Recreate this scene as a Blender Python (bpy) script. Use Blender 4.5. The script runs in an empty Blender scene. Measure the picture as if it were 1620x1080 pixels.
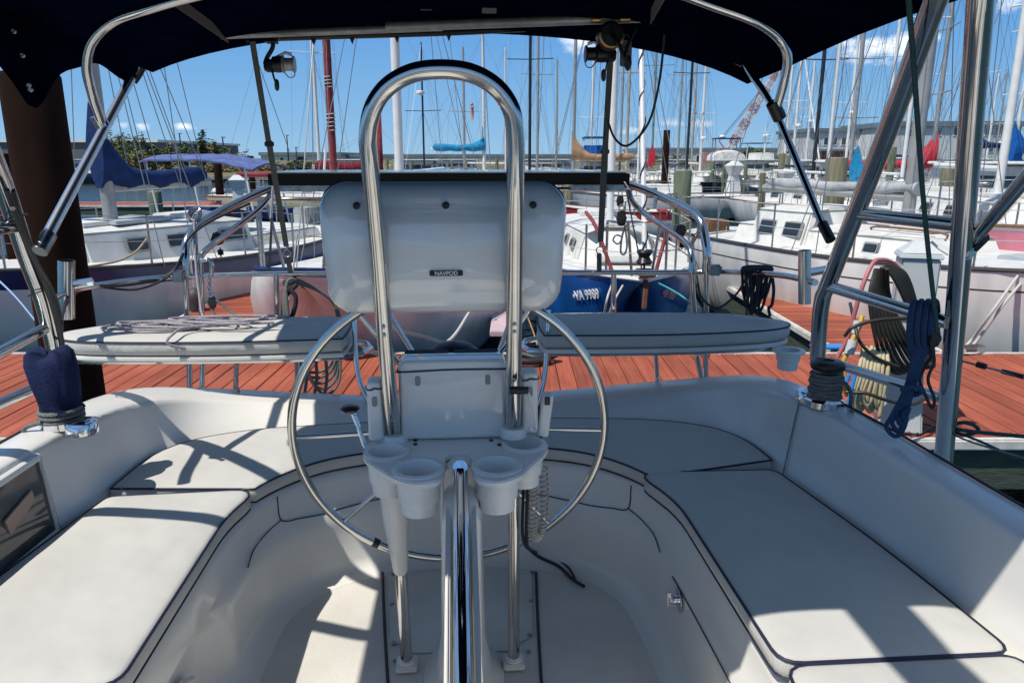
import bpy, bmesh, math, random
from mathutils import Vector, Matrix
from math import sin, cos, tan, pi, radians, atan2, sqrt
scene = bpy.context.scene
COL = scene.collection
# ------------------------------------------------------------------ camera
CZ, PITCH, F = 2.35, radians(13.9), 1170.0
cam = bpy.data.objects.new('camera', bpy.data.cameras.new('camera'))
COL.objects.link(cam); scene.camera = cam
cam.location = (0, 0, CZ); cam.rotation_euler = (pi/2 - PITCH, 0, 0)
cam.data.sensor_width = 36; cam.data.lens = 36*F/1620
cam.data.clip_start = 0.02; cam.data.clip_end = 4000
# ------------------------------------------------------------------ sun and sky
SUN = Vector((-.455, -.325, 1.0)).normalized()
world = bpy.data.worlds.new('World'); scene.world = world; world.use_nodes = True
wn = world.node_tree.nodes; wl = world.node_tree.links
bg = wn['Background']; bg.inputs[1].default_value = .135
sky = wn.new('ShaderNodeTexSky'); sky.sky_type = 'NISHITA'; sky.sun_disc = False
sky.sun_elevation = math.asin(SUN.z); sky.sun_rotation = atan2(SUN.x, SUN.y)
sky.altitude = 0; sky.air_density = 1.0; sky.dust_density = 0; sky.ozone_density = 1.2
wl.new(sky.outputs[0], bg.inputs[0])
sd = bpy.data.lights.new('sun', 'SUN'); sd.energy = 4.4; sd.angle = radians(.53); sd.color = (1, .95, .87)
so = bpy.data.objects.new('sun', sd); COL.objects.link(so)
so.rotation_euler = SUN.to_track_quat('Z', 'Y').to_euler()
scene.view_settings.view_transform = 'Standard'; scene.view_settings.look = 'None'
scene.view_settings.exposure = 0.18; scene.view_settings.gamma = 1
scene.render.engine = 'CYCLES'
scene.cycles.max_bounces = 8; scene.cycles.caustics_reflective = False; scene.cycles.caustics_refractive = False
# ------------------------------------------------------------------ helpers
def ray(px, py):
    x = (px-810)/F; y = (540-py)/F
    return Vector((x, cos(PITCH)+y*sin(PITCH), -sin(PITCH)+y*cos(PITCH)))
def U(px, py, D):            # world point seen at this place of the photograph, D metres ahead
    d = ray(px, py); t = D/d.y
    return Vector((d.x*t, D, CZ+d.z*t))
def UZ(px, py, z):           # world point seen there at height z
    d = ray(px, py); t = (z-CZ)/d.z
    return Vector((d.x*t, d.y*t, z))
BETA = radians(4.1)          # our own boat lies turned by this much
MB0 = Matrix.Translation((-.02, 0, 0)) @ Matrix.Rotation(BETA, 4, 'Z')
MBI = MB0.inverted()
def B(px, py, D): return MBI @ U(px, py, D)
def BZ(px, py, z): return MBI @ UZ(px, py, z)

def prop(o, label=None, cat=None, group=None, kind=None):
    if label: o['label'] = label
    if cat: o['category'] = cat
    if group: o['group'] = group
    if kind: o['kind'] = kind
    return o
def empty(name, loc=(0,0,0), rz=0, label=None, cat=None, group=None):
    o = bpy.data.objects.new(name, None); COL.objects.link(o)
    o.location = loc; o.rotation_euler = (0, 0, rz); o.empty_display_size = .1
    return prop(o, label, cat, group)
def copy_tree(o, parent=None):
    c = o.copy(); COL.objects.link(c)
    if parent: c.parent = parent
    for ch in [q for q in bpy.data.objects if q.parent == o]: copy_tree(ch, c)
    return c
def cr(pts, n=8, closed=False):     # catmull-rom through points
    P = [Vector(p) for p in pts]; out = []
    m = len(P)
    for i in range(m if closed else m-1):
        if closed: a, b, c, d = P[(i-1) % m], P[i], P[(i+1) % m], P[(i+2) % m]
        else: a = P[i-1] if i else P[0]*2-P[1]; b = P[i]; c = P[i+1]; d = P[i+2] if i+2 < m else P[m-1]*2-P[m-2]
        for k in range(n):
            t = k/n
            out.append(.5*((2*b)+(c-a)*t+(2*a-5*b+4*c-d)*t*t+(3*b-a-3*c+d)*t**3))
    if not closed: out.append(P[-1])
    return out
class MB:
    def __init__(s): s.v = []; s.f = []; s.a = []
    def add(s, vs, fs):
        o = len(s.v); s.a.append((o, len(s.f))); s.v += [Vector(v) for v in vs]; s.f += [tuple(i+o for i in f) for f in fs]; return s
    def box(s, c, size, rz=0, rx=0, ry=0, taper=1.0):
        c = Vector(c); h = Vector(size)/2
        R = Matrix.Rotation(rz, 3, 'Z') @ Matrix.Rotation(ry, 3, 'Y') @ Matrix.Rotation(rx, 3, 'X')
        vs = []
        for z in (-1, 1):
            k = taper if z > 0 else 1
            for x, y in ((-1,-1), (1,-1), (1,1), (-1,1)): vs.append(c + R @ Vector((x*h.x*k, y*h.y*k, z*h.z)))
        return s.add(vs, [(3,2,1,0), (4,5,6,7), (0,1,5,4), (1,2,6,5), (2,3,7,6), (3,0,4,7)])
    def tube(s, pts, r, n=10, closed=False, cap=True):
        P = [Vector(p) for p in pts]; m = len(P)
        R = r if isinstance(r, (list, tuple)) else [r]*m
        T = []
        for i in range(m):
            if closed: t = P[(i+1) % m]-P[i-1]
            else: t = P[min(i+1, m-1)]-P[max(i-1, 0)]
            T.append(t.normalized() if t.length > 1e-9 else Vector((0,0,1)))
        nrm = T[0].orthogonal().normalized(); rings = []
        for i in range(m):
            if i: nrm = (nrm - T[i]*nrm.dot(T[i]));  nrm = nrm.normalized() if nrm.length > 1e-6 else T[i].orthogonal().normalized()
            b = T[i].cross(nrm)
            rings.append([P[i]+(nrm*cos(2*pi*k/n)+b*sin(2*pi*k/n))*R[i] for k in range(n)])
        vs = [v for q in rings for v in q]; fs = []
        for i in range(m if closed else m-1):
            j = (i+1) % m; off = 0
            if closed and j == 0:
                off = min(range(n), key=lambda o: (rings[0][o]-rings[i][0]).length)
            for k in range(n): fs.append((i*n+k, i*n+(k+1) % n, j*n+(k+1+off) % n, j*n+(k+off) % n))
        if cap and not closed: fs += [tuple(range(n-1, -1, -1)), tuple((m-1)*n+k for k in range(n))]
        return s.add(vs, fs)
    def lathe(s, prof, M=None, n=24, cap=True):      # prof = [(r,z)]
        vs = []; m = len(prof)
        for r, z in prof:
            for k in range(n): vs.append(Vector((r*cos(2*pi*k/n), r*sin(2*pi*k/n), z)))
        fs = [(i*n+k, i*n+(k+1) % n, (i+1)*n+(k+1) % n, (i+1)*n+k) for i in range(m-1) for k in range(n)]
        if cap: fs += [tuple(range(n-1, -1, -1)), tuple((m-1)*n+k for k in range(n))]
        if M is not None:
            if not isinstance(M, Matrix): M = Matrix.Translation(M)
            vs = [M @ v for v in vs]
        return s.add(vs, fs)
    def prism(s, poly, z0, z1, M=None, top=None):   # poly in xy, extruded; top = other outline
        top = top or poly; n = len(poly)
        vs = [Vector((p[0], p[1], z0 if len(p) < 3 else p[2])) for p in poly]+[Vector((p[0], p[1], z1 if len(p) < 3 else p[2])) for p in top]
        if M is not None: vs = [M @ v for v in vs]
        return s.add(vs, [tuple(range(n-1, -1, -1)), tuple(range(n, 2*n))]+[(i, (i+1) % n, (i+1) % n+n, i+n) for i in range(n)])
    def grid(s, rows, closed=False):
        m = len(rows); n = len(rows[0]); vs = [v for r in rows for v in r]
        return s.add(vs, [(i*n+k, i*n+(k+1) % n, (i+1)*n+(k+1) % n, (i+1)*n+k) for i in range(m-1) for k in range(n if closed else n-1)])
    def rbox(s, c, size, r, M=None, n=5, r2=None):   # box rounded in xz outline (facing -y), softened front/back
        w, d, h = size; r2 = r2 or min(r, d*.3); c = Vector(c)
        def out(ins, y):
            o = []
            for cx, cz, a0 in ((w/2-r, h/2-r, 0), (-w/2+r, h/2-r, pi/2), (-w/2+r, -h/2+r, pi), (w/2-r, -h/2+r, 1.5*pi)):
                for k in range(n+1):
                    a = a0+pi/2*k/n; o.append(Vector((cx+(r-ins)*cos(a), y, cz+(r-ins)*sin(a))))
            return o
        rows = []
        for k in range(5):
            a = pi/2*k/4; rows.append(out(r2*(1-sin(a)), -d/2+r2*(1-cos(a))))
        for k in range(4, -1, -1):
            a = pi/2*k/4; rows.append(out(r2*(1-sin(a)), d/2-r2*(1-cos(a))))
        T = Matrix.Translation(c) @ (M or Matrix())
        rows = [[T @ v for v in q] for q in rows]; N = len(rows[0])
        s.grid(rows, closed=True)
        b = len(s.v)-N*len(rows)
        s.f += [tuple(b+k for k in range(N-1, -1, -1)), tuple(b+N*(len(rows)-1)+k for k in range(N))]
        return s
    def build(s, name, mat, parent=None, smooth=True, bevel=0, ang=40, recalc=True):
        me = bpy.data.meshes.new(name); me.from_pydata([tuple(v) for v in s.v], [], s.f)
        if recalc or bevel:
            bm = bmesh.new(); bm.from_mesh(me)
            bmesh.ops.recalc_face_normals(bm, faces=bm.faces)
            if bevel:
                ed = [e for e in bm.edges if len(e.link_faces) == 2 and e.calc_face_angle(0) > .6]
                bmesh.ops.bevel(bm, geom=ed, offset=bevel, segments=2, affect='EDGES', clamp_overlap=True)
            bm.to_mesh(me); bm.free()
        if smooth:
            me.polygons.foreach_set('use_smooth', [True]*len(me.polygons))
            me.set_sharp_from_angle(angle=radians(ang))
        me.materials.append(mat); me.update()
        o = bpy.data.objects.new(name, me); COL.objects.link(o)
        if parent: o.parent = parent
        return o
def each(s, name, mat, parent=None, **kw):     # every primitive of the builder becomes a part of its own
    out = []; st = s.a+[(len(s.v), len(s.f))]
    for (v0, f0), (v1, f1) in zip(st, st[1:]):
        m = MB(); m.v = s.v[v0:v1]; m.f = [tuple(i-v0 for i in f) for f in s.f[f0:f1]]; out.append(m.build(name, mat, parent, **kw))
    return out
def text_part(name, txt, mat, parent, M, size, extrude=.001):
    cu = bpy.data.curves.new(name, 'FONT'); cu.body = txt; cu.size = size; cu.extrude = extrude
    cu.align_x = 'CENTER'; cu.align_y = 'CENTER'; cu.offset = size*.018
    t = bpy.data.objects.new('tmp', cu); COL.objects.link(t)
    bpy.context.view_layer.update()
    dg = bpy.context.evaluated_depsgraph_get()
    me = bpy.data.meshes.new_from_object(t.evaluated_get(dg)); bpy.data.objects.remove(t)
    me.transform(M); me.materials.clear(); me.materials.append(mat); me.name = name
    o = bpy.data.objects.new(name, me); COL.objects.link(o)
    if parent: o.parent = parent
    return o
# ------------------------------------------------------------------ materials
def mat(name, col, rough=.5, metal=0., var=0., vscale=8., bump=0., bscale=60., spec=.5, coat=0., stretch=None, col2=None, alpha=None, trans=0.):
    m = bpy.data.materials.new(name); m.use_nodes = True; n = m.node_tree.nodes; l = m.node_tree.links
    p = n['Principled BSDF']; p.inputs['Base Color'].default_value = (*col, 1)
    p.inputs['Roughness'].default_value = rough; p.inputs['Metallic'].default_value = metal
    p.inputs['Specular IOR Level'].default_value = spec
    if coat: p.inputs['Coat Weight'].default_value = coat; p.inputs['Coat Roughness'].default_value = .05
    if trans: p.inputs['Transmission Weight'].default_value = trans
    if var or bump or col2:
        tc = n.new('ShaderNodeTexCoord'); mp = n.new('ShaderNodeMapping'); l.new(tc.outputs['Object'], mp.inputs[0])
        if stretch: mp.inputs['Scale'].default_value = stretch
    if var or col2:
        no = n.new('ShaderNodeTexNoise'); no.inputs['Scale'].default_value = vscale; no.inputs['Detail'].default_value = 6
        no.inputs['Roughness'].default_value = .65
        l.new(mp.outputs[0], no.inputs[0])
        ra = n.new('ShaderNodeValToRGB'); c2 = col2 or tuple(max(0, c*(1-var)) for c in col)
        ra.color_ramp.elements[0].color = (*c2, 1); ra.color_ramp.elements[0].position = .34
        ra.color_ramp.elements[1].color = (*[min(1, c*(1+var*.35)) for c in col], 1); ra.color_ramp.elements[1].position = .66
        l.new(no.outputs[0], ra.inputs[0]); l.new(ra.outputs[0], p.inputs['Base Color'])
    if bump:
        n2 = n.new('ShaderNodeTexNoise'); n2.inputs['Scale'].default_value = bscale; n2.inputs['Detail'].default_value = 3
        l.new(mp.outputs[0], n2.inputs[0])
        b = n.new('ShaderNodeBump'); b.inputs['Strength'].default_value = bump; b.inputs['Distance'].default_value = .01
        l.new(n2.outputs[0], b.inputs['Height']); l.new(b.outputs[0], p.inputs['Normal'])
    return m
STEEL = mat('stainless_steel', (.62, .61, .59), .13, 1.0, var=.18, vscale=5, bump=.02, bscale=14)
SATIN = mat('satin_steel', (.7, .69, .67), .27, 1.0, var=.1, vscale=20)
STEELB = mat('chrome', (.8, .8, .82), .06, 1.0)
STEELD = mat('weathered_steel', (.42, .41, .40), .32, 1.0, var=.4, vscale=30)
GEL = mat('gelcoat', (.71, .695, .655), .28, var=.06, vscale=2.2, bump=.015, bscale=5, coat=.15)
GELW = mat('white_plastic', (.71, .70, .665), .33, var=.06, vscale=14)
PODM = mat('pod_plastic', (.69, .685, .65), .12, coat=1.0, spec=.8, var=.03, vscale=4)
GASK = mat('dark_gasket', (.03, .033, .04), .6)
BLACK = mat('black_plastic', (.012, .012, .013), .35, var=.3, vscale=40)
RUB = mat('black_rubber', (.02, .02, .021), .55)
NAVY = mat('navy_canvas', (.0016, .0042, .017), .9, var=.35, vscale=6, bump=.25, bscale=240, spec=.0)
NAVY2 = mat('navy_cover', (.012, .02, .07), .85, var=.4, vscale=8, bump=.3, bscale=160, spec=.2)
SCREEN = mat('screen_cover', (.012, .02, .045), .45)
WEB = mat('grey_webbing', (.14, .135, .12), .8, var=.25, vscale=60, bump=.4, bscale=400)
WEBW = mat('white_webbing', (.7, .7, .68), .7)
ROPEW = mat('white_rope', (.62, .60, .55), .8, var=.35, vscale=160, bump=.6, bscale=350)
ROPEG = mat('grey_rope', (.20, .20, .195), .85, var=.45, vscale=180, bump=.6, bscale=350)
ROPEL = mat('lilac_rope', (.42, .38, .42), .85, var=.45, vscale=180, bump=.6, bscale=350)
ROPEN = mat('charcoal_rope', (.035, .035, .042), .85, var=.4, vscale=180, bump=.6, bscale=300)
ROPEB = mat('blue_rope', (.012, .045, .12), .8, var=.2, vscale=90, bump=.5, bscale=300)
ROPET = mat('teal_rope', (.02, .075, .07), .8, var=.4, vscale=150)
def fabric_mat():
    m = mat('cushion_fabric', (.53, .52, .485), .85, spec=.2, var=.05, vscale=3.0)
    n = m.node_tree.nodes; l = m.node_tree.links; p = n['Principled BSDF']
    tc = n.new('ShaderNodeTexCoord'); hs = []
    w = n.new('ShaderNodeTexWave'); w.inputs['Scale'].default_value = 95; w.wave_type = 'BANDS'; w.bands_direction = 'X'
    w2 = n.new('ShaderNodeTexWave'); w2.inputs['Scale'].default_value = 95; w2.bands_direction = 'Y'
    no = n.new('ShaderNodeTexNoise'); no.inputs['Scale'].default_value = 5; no.inputs['Detail'].default_value = 2
    for q in (w, w2, no): l.new(tc.outputs['Object'], q.inputs[0])
    a = n.new('ShaderNodeMath'); a.operation = 'MULTIPLY'; l.new(w.outputs['Fac'], a.inputs[0]); l.new(w2.outputs['Fac'], a.inputs[1])
    b = n.new('ShaderNodeBump'); b.inputs['Strength'].default_value = .55; b.inputs['Distance'].default_value = .0012
    b2 = n.new('ShaderNodeBump'); b2.inputs['Strength'].default_value = .55; b2.inputs['Distance'].default_value = .035
    l.new(a.outputs[0], b.inputs['Height']); l.new(no.outputs[0], b2.inputs['Height'])
    l.new(b2.outputs[0], b.inputs['Normal']); l.new(b.outputs[0], p.inputs['Normal'])
    return m
FAB = fabric_mat()
from mathutils.geometry import delaunay_2d_cdt
from mathutils import noise as mnoise
PIPE = mat('navy_piping', (.01, .014, .04), .6)
# ------------------------------------------------------------------ sky clouds (world shader, by direction)
def clouds():
    n, l = wn, wl
    tc = n.new('ShaderNodeTexCoord'); cur = sky.outputs[0]
    hue = n.new('ShaderNodeHueSaturation'); hue.inputs['Saturation'].default_value = 1.0; l.new(cur, hue.inputs['Color'])
    tint = n.new('ShaderNodeMix'); tint.data_type = 'RGBA'; tint.blend_type = 'MULTIPLY'; tint.inputs[0].default_value = 1; l.new(hue.outputs[0], tint.inputs[6]); tint.inputs[7].default_value = (1.02, .98, .90, 1)
    # clear azure band of the lower sky
    sp = n.new('ShaderNodeSeparateXYZ'); l.new(tc.outputs['Generated'], sp.inputs[0])
    rp = n.new('ShaderNodeValToRGB'); e = rp.color_ramp.elements; l.new(sp.outputs[2], rp.inputs[0])
    K = .64
    e[0].position = 0; e[0].color = (.30*K, .50*K, .69*K, 1); e[1].position = .5; e[1].color = (.055*K, .17*K, .47*K, 1)
    for p_, c_ in ((.05, (.22, .44, .70)), (.15, (.125, .335, .68)), (.25, (.082, .25, .60))):
        q = e.new(p_); q.color = (*[v*K for v in c_], 1)
    sc_ = n.new('ShaderNodeVectorMath'); sc_.operation = 'SCALE'; l.new(rp.outputs[0], sc_.inputs[0]); sc_.inputs['Scale'].default_value = 1/(bg.inputs[1].default_value*K)
    mr = n.new('ShaderNodeMapRange'); l.new(sp.outputs[2], mr.inputs[0]); mr.inputs[1].default_value = .22; mr.inputs[2].default_value = .55
    mm_ = n.new('ShaderNodeMix'); mm_.data_type = 'RGBA'; l.new(mr.outputs[0], mm_.inputs[0]); l.new(sc_.outputs[0], mm_.inputs[6]); l.new(tint.outputs[2], mm_.inputs[7])
    cur = mm_.outputs[2]
    noise = n.new('ShaderNodeTexNoise'); noise.inputs['Scale'].default_value = 22; noise.inputs['Detail'].default_value = 7; noise.inputs['Roughness'].default_value = .62
    mp = n.new('ShaderNodeMapping'); mp.inputs['Scale'].default_value = (1, 1, 2.4)
    l.new(tc.outputs['Generated'], mp.inputs[0]); l.new(mp.outputs[0], noise.inputs[0])
    for px, py, wx, wz, s in ((1385, 78, .062, .015, 1.15), (1425, 66, .03, .013, 1.1), (1278, 86, .018, .01, .55), (925, 60, .06, .018, .8), (193, 198, .011, .006, 1.0),
                              (222, 199, .012, .006, 1.0), (288, 200, .013, .005, 1.0), (1010, 205, .035, .008, .7), (1060, 195, .02, .006, .5), (1600, 5, .04, .015, .8), (1115, 195, .02, .006, .45)):
        d = ray(px, py).normalized()
        az = n.new('ShaderNodeVectorMath'); az.operation = 'SUBTRACT'; l.new(tc.outputs['Generated'], az.inputs[0]); az.inputs[1].default_value = d
        sc = n.new('ShaderNodeVectorMath'); sc.operation = 'MULTIPLY'; l.new(az.outputs[0], sc.inputs[0]); sc.inputs[1].default_value = (1/wx, 1/wx, 1/wz)
        ln = n.new('ShaderNodeVectorMath'); ln.operation = 'LENGTH'; l.new(sc.outputs[0], ln.inputs[0])
        a = n.new('ShaderNodeMath'); a.operation = 'MULTIPLY_ADD'; l.new(noise.outputs[0], a.inputs[0]); a.inputs[1].default_value = 3.2; a.inputs[2].default_value = -.75
        b = n.new('ShaderNodeMath'); b.operation = 'SUBTRACT'; l.new(a.outputs[0], b.inputs[0]); l.new(ln.outputs['Value'], b.inputs[1])
        c = n.new('ShaderNodeMath'); c.operation = 'MULTIPLY'; c.use_clamp = True; l.new(b.outputs[0], c.inputs[0]); c.inputs[1].default_value = .85*s
        mx = n.new('ShaderNodeMix'); mx.data_type = 'RGBA'; l.new(c.outputs[0], mx.inputs[0]); l.new(cur, mx.inputs[6])
        mx.inputs[7].default_value = (8.6, 8.7, 9.0, 1); cur = mx.outputs[2]
    l.new(cur, bg.inputs[0])
clouds()
# ------------------------------------------------------------------ water
def water_mat():
    m = mat('harbour_water', (.020, .045, .048), .05, spec=.5); n = m.node_tree.nodes; l = m.node_tree.links; p = n['Principled BSDF']
    p.inputs['IOR'].default_value = 1.33
    tc = n.new('ShaderNodeTexCoord'); prev = None
    for s, st, d, sx in ((1.6, .55, .10, 2.2), (6.5, .6, .03, 1.6), (24, .35, .008, 1.3)):
        mp = n.new('ShaderNodeMapping'); mp.inputs['Scale'].default_value = (1, sx, 1); mp.inputs['Rotation'].default_value = (0, 0, .3*s)
        l.new(tc.outputs['Object'], mp.inputs[0])
        no = n.new('ShaderNodeTexNoise'); no.inputs['Scale'].default_value = s; no.inputs['Detail'].default_value = 4; l.new(mp.outputs[0], no.inputs[0])
        b = n.new('ShaderNodeBump'); b.inputs['Strength'].default_value = st; b.inputs['Distance'].default_value = d
        l.new(no.outputs[0], b.inputs['Height'])
        if prev: l.new(prev, b.inputs['Normal'])
        prev = b.outputs[0]
    l.new(prev, p.inputs['Normal']); return m
prop(MB().add([(-1500,-300,0), (1500,-300,0), (1500,2500,0), (-1500,2500,0)], [(0,1,2,3)]).build('water', water_mat()), kind='structure')
# ------------------------------------------------------------------ land
GRASSM = mat('bank_ground', (.075, .085, .03), .95, var=.55, vscale=.35, bump=.5, bscale=3, col2=(.16, .13, .075))
def land(name, poly, z):
    m = MB().prism(poly, -1, z); return prop(m.build(name, GRASSM, smooth=False), kind='structure')
b = MB()
rows = []
for j, (Y, z) in enumerate(((77.4, .5), (84, .9), (93, 1.5), (110, 1.8), (700, 2.0))):
    rows.append([Vector((x, Y+(math.sin(x*.1)*1.2 if j else 0), z+random.Random(x+j*50).uniform(-.12, .2)*(j > 0))) for x in range(-240, 5, 4)])
b.grid(rows)
prop(b.build('far_bank', GRASSM), kind='structure')
b = MB(); rows = []
for j, (Y, z) in enumerate(((100, .2), (106, 1.1), (120, 1.4), (700, 2.0))):
    rows.append([Vector((x, Y, z)) for x in range(0, 300, 6)])
b.grid(rows); prop(b.build('far_shore_ground', GRASSM), kind='structure')
# seawall along the left bank
CONC = mat('weathered_concrete', (.30, .285, .25), .9, var=.45, vscale=3, bump=.4, bscale=12)
DARKW = mat('dark_timber', (.045, .035, .028), .9, var=.5, vscale=6)
sw = empty('seawall', (-118, 77, 0), 0, 'long low concrete seawall with timber posts below the grassy bank', 'seawall')
MB().box((0, .3, .42), (244, .7, .3)).build('cap', CONC, sw)
MB().box((0, .45, .1), (244, .3, .4)).build('wall_face', DARKW, sw)
ms = MB()
for k in range(100): ms.box((121-k*1.25, -.1, .1), (.32, .25, .5))
prop(ms.build('post', CONC, sw), kind='stuff')
# shrubs and small trees
LEAFS = [mat('leaf_%s' % k, c, .7, var=.5, vscale=3) for k, c in (('green', (.13, .17, .045)), ('olive', (.18, .165, .055)), ('dark', (.055, .085, .025)), ('straw', (.26, .20, .09)))]
BARK = mat('bark', (.10, .08, .06), .9, var=.4, vscale=10)
def tree(px, D, top, w, zb, kind, label, cat='tree', seed=0, n=650, group=None):
    R = random.Random(seed); base = U(px, 260, D); base.z = zb
    h = U(px, top, D).z-zb
    t = empty('tree' if cat == 'tree' else 'shrub', base, 0, label, cat, group)
    tr = MB(); tips = []
    for k in range(4+int(w)):
        a = R.uniform(0, 2*pi); l = R.uniform(.55, 1.0)
        tip = Vector((cos(a)*w*.42*R.random(), sin(a)*w*.42*R.random(), h*l)); tips.append(tip)
        st = Vector((cos(a)*.15, sin(a)*.15, 0))
        tr.tube(cr([st, (st+tip)*.5+Vector((R.uniform(-.2, .2), 0, 0)), tip], 3), [.06*(1-.11*i) for i in range(7)], 5)
    tr.build('trunk', BARK, t)
    cm = MB()
    for k in range(n):
        tp = R.choice(tips); f = R.uniform(.25, 1.03)
        c = Vector((tp.x*f, tp.y*f, tp.z*f))+Vector((R.gauss(0, 1), R.gauss(0, 1), R.gauss(0, .6)))*(.12*w*(1.15-f)+.1)
        if c.z < .1: c.z = .1+R.random()*.3
        s = R.uniform(.16, .42); q = Matrix.Rotation(R.uniform(0, 6.3), 3, 'Z') @ Matrix.Rotation(R.uniform(-1.2, 1.2), 3, 'X')
        cm.add([c+q @ Vector(v)*s for v in ((-.5, 0, 0), (0, -.32, .1), (.7, 0, 0), (0, .32, .1))], [(0, 1, 2, 3)])
    cm.build('crown', LEAFS[kind], t, smooth=False, recalc=False)
    return t
TL = [(205, 84, 213, 4.2, 0, 'slender green sapling clump just right of the blue sail cover'), (188, 86, 207, 3.4, 0, 'tall thin sapling closest to the blue sail cover'),
      (243, 85, 205, 2.6, 0, 'lone upright sapling with bare lower stem on the left bank'), (268, 88, 226, 3.2, 1, 'low loose sapling between the two upright ones'),
      (288, 86, 216, 2.6, 0, 'pointed sapling behind the sail cover tip'), (321, 84, 207, 2.6, 2, 'dark narrow sapling rising under a mast stay'),
      (343, 87, 221, 3.6, 0, 'bushy sapling over the blue awning left end'), (228, 83, 236, 5.5, 1, 'wide olive bush in front of the grey warehouse'),
      (365, 88, 238, 4.5, 1, 'olive bush over the middle of the blue awning'), (395, 90, 245, 5, 0, 'green bush behind the brown steel post'), (140, 82, 255, 3.5, 1, 'low olive bush beside the big brown piling'),
      (470, 86, 256, 6, 2, 'dark green bush left of the red wrapped mast'), (430, 84, 262, 5, 3, 'straw coloured bush right of the grey strap'),
      (497, 90, 262, 5, 1, 'small olive bush beside the red wrapped mast'), (700, 120, 250, 5, 2, 'dark bush seen inside the guard loop'), (655, 118, 252, 4, 1, 'olive bush seen through the guard loop'),
      (1025, 118, 248, 7, 0, 'green tree behind the masts right of the grey strap'), (1068, 120, 246, 8, 2, 'dark tree behind the brown steel post on the right'), (1175, 116, 233, 7, 2, 'dark round tree under the crane'),
      (1195, 118, 236, 6, 0, 'green tree behind the pilothouse boat'), (1225, 122, 240, 6, 2, 'dark tree at the right strut'), (350, 86, 262, 7, 3, 'dry straw bush under the blue awning'), (390, 84, 268, 6, 1, 'olive ground bush by the seawall')]
for i, (px, D, top, w, kd, lab) in enumerate(TL):
    tree(px, D, top, w, .8 if D < 100 else 1.0, kd, lab, 'tree' if top < 245 else 'bush', i+3, 900, 'trees and bushes along the far banks')
# ------------------------------------------------------------------ buildings
WGREY = mat('warehouse_metal', (.115, .12, .13), .6, var=.2, vscale=.2, stretch=(1, 1, .1))
ROOFW = mat('white_roof', (.72, .74, .76), .5, var=.1, vscale=.4)
WPALE = mat('pale_siding', (.60, .62, .62), .7, var=.15, vscale=.5, stretch=(4, 4, .3))
TEALR = mat('teal_roof', (.15, .20, .22), .5, var=.25, vscale=.3)
GLASSD = mat('dark_window', (.02, .026, .03), .12, spec=.8)
BRICK = mat('rusty_wall', (.24, .09, .045), .8, var=.4, vscale=.8)
def building(px0, px1, D, ytop, zb, wallm, roofm, label, wins=(), roofh=.6, depth=25, trim=None, ybot=None):
    a = U(px0, ytop, D); c = U(px1, ytop, D); w = c.x-a.x; H = a.z-zb
    t = empty('building', ((a.x+c.x)/2, D, zb), 0, label, 'building')
    MB().box((0, depth/2, (H-roofh)/2), (w, depth, H-roofh)).build('wall', wallm, t, smooth=False)
    MB().box((0, depth/2, H-roofh/2), (w+.8, depth+.8, roofh)).build('roof', roofm, t, smooth=False)
    for x0, x1, y0, y1 in wins:
        p = U(x0, y0, D); q = U(x1, y1, D); cx = (p.x+q.x)/2-(a.x+c.x)/2; cz = (p.z+q.z)/2-zb
        f = MB().box((cx, -.03, cz), (q.x-p.x+.25, .10, p.z-q.z+.25)).build('window', ROOFW, t, smooth=False)
        MB().box((cx, -.07, cz), (q.x-p.x, .06, p.z-q.z)).build('pane', GLASSD, f, smooth=False)
    return t
building(-160, 247, 135, 221, 1.5, WGREY, ROOFW, 'long grey warehouse with a white roof edge at far left', roofh=.45, depth=40)
building(540, 1005, 200, 244, 1.5, WPALE, TEALR, 'long low pale shed with a dark teal roof behind the centre masts', [(560+k*22, 566+k*22, 253, 258) for k in range(0, 10, 3)], roofh=.7)
building(412, 534, 190, 241, 1.5, WPALE, TEALR, 'pale low shed left of the red wrapped mast', [(443, 449, 250, 256), (470, 484, 248, 262)], roofh=.8)
building(1010, 1290, 195, 234, 1.5, WPALE, TEALR, 'long blue roofed shed behind the crane', [(1030+k*18, 1040+k*18, 246, 256) for k in range(0, 14, 2)], roofh=.7)
BW = [(1290+k*14, 1295+k*14, 218, 229) for k in range(9)]
building(1283, 1412, 118, 203, 1.2, mat('white_panels', (.55, .57, .58), .6, var=.2, vscale=1), TEALR, 'white panelled two storey building right of the crane', BW, roofh=.5, depth=14)
building(1298, 1352, 116.8, 236, 1.2, BRICK, TEALR, 'rust red low annex in front of the white panelled building', roofh=.3, depth=1)
building(1414, 1618, 108, 192, 1.2, WPALE, TEALR, 'grey sided two storey building with narrow windows at far right',
         [(1482, 1488, 203, 214), (1510, 1518, 203, 214), (1559, 1566, 203, 214), (1574, 1581, 203, 214), (1590, 1596, 203, 213), (1602, 1606, 203, 213), (1565, 1570, 231, 240), (1576, 1580, 231, 240), (1440, 1446, 205, 216)], roofh=.7, depth=16)
# poles on the banks
for px, y0, D, lab in ((106, 198, 100, 'thin pole left of the silver strut'), (289, 212, 120, 'thin pole behind the pointed sapling'), (356, 218, 110, 'green pole standing over the bushes'),
                       (457, 215, 130, 'tall lamp pole beside the grey strap'), (470, 234, 130, 'short lamp pole left of the red mast')):
    p = U(px, 262, D); q = U(px, y0, D)
    e = empty('pole', (p.x, D, 1.2), 0, lab, 'pole', 'poles on the far bank')
    MB().tube([(0,0,0), (0,0,q.z-1.2)], [.16, .09], 6).build('shaft', DARKW, e)
    MB().box((.1, 0, q.z-1.15), (.5, .3, .16)).build('lamp_head', STEELD, e)
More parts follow.
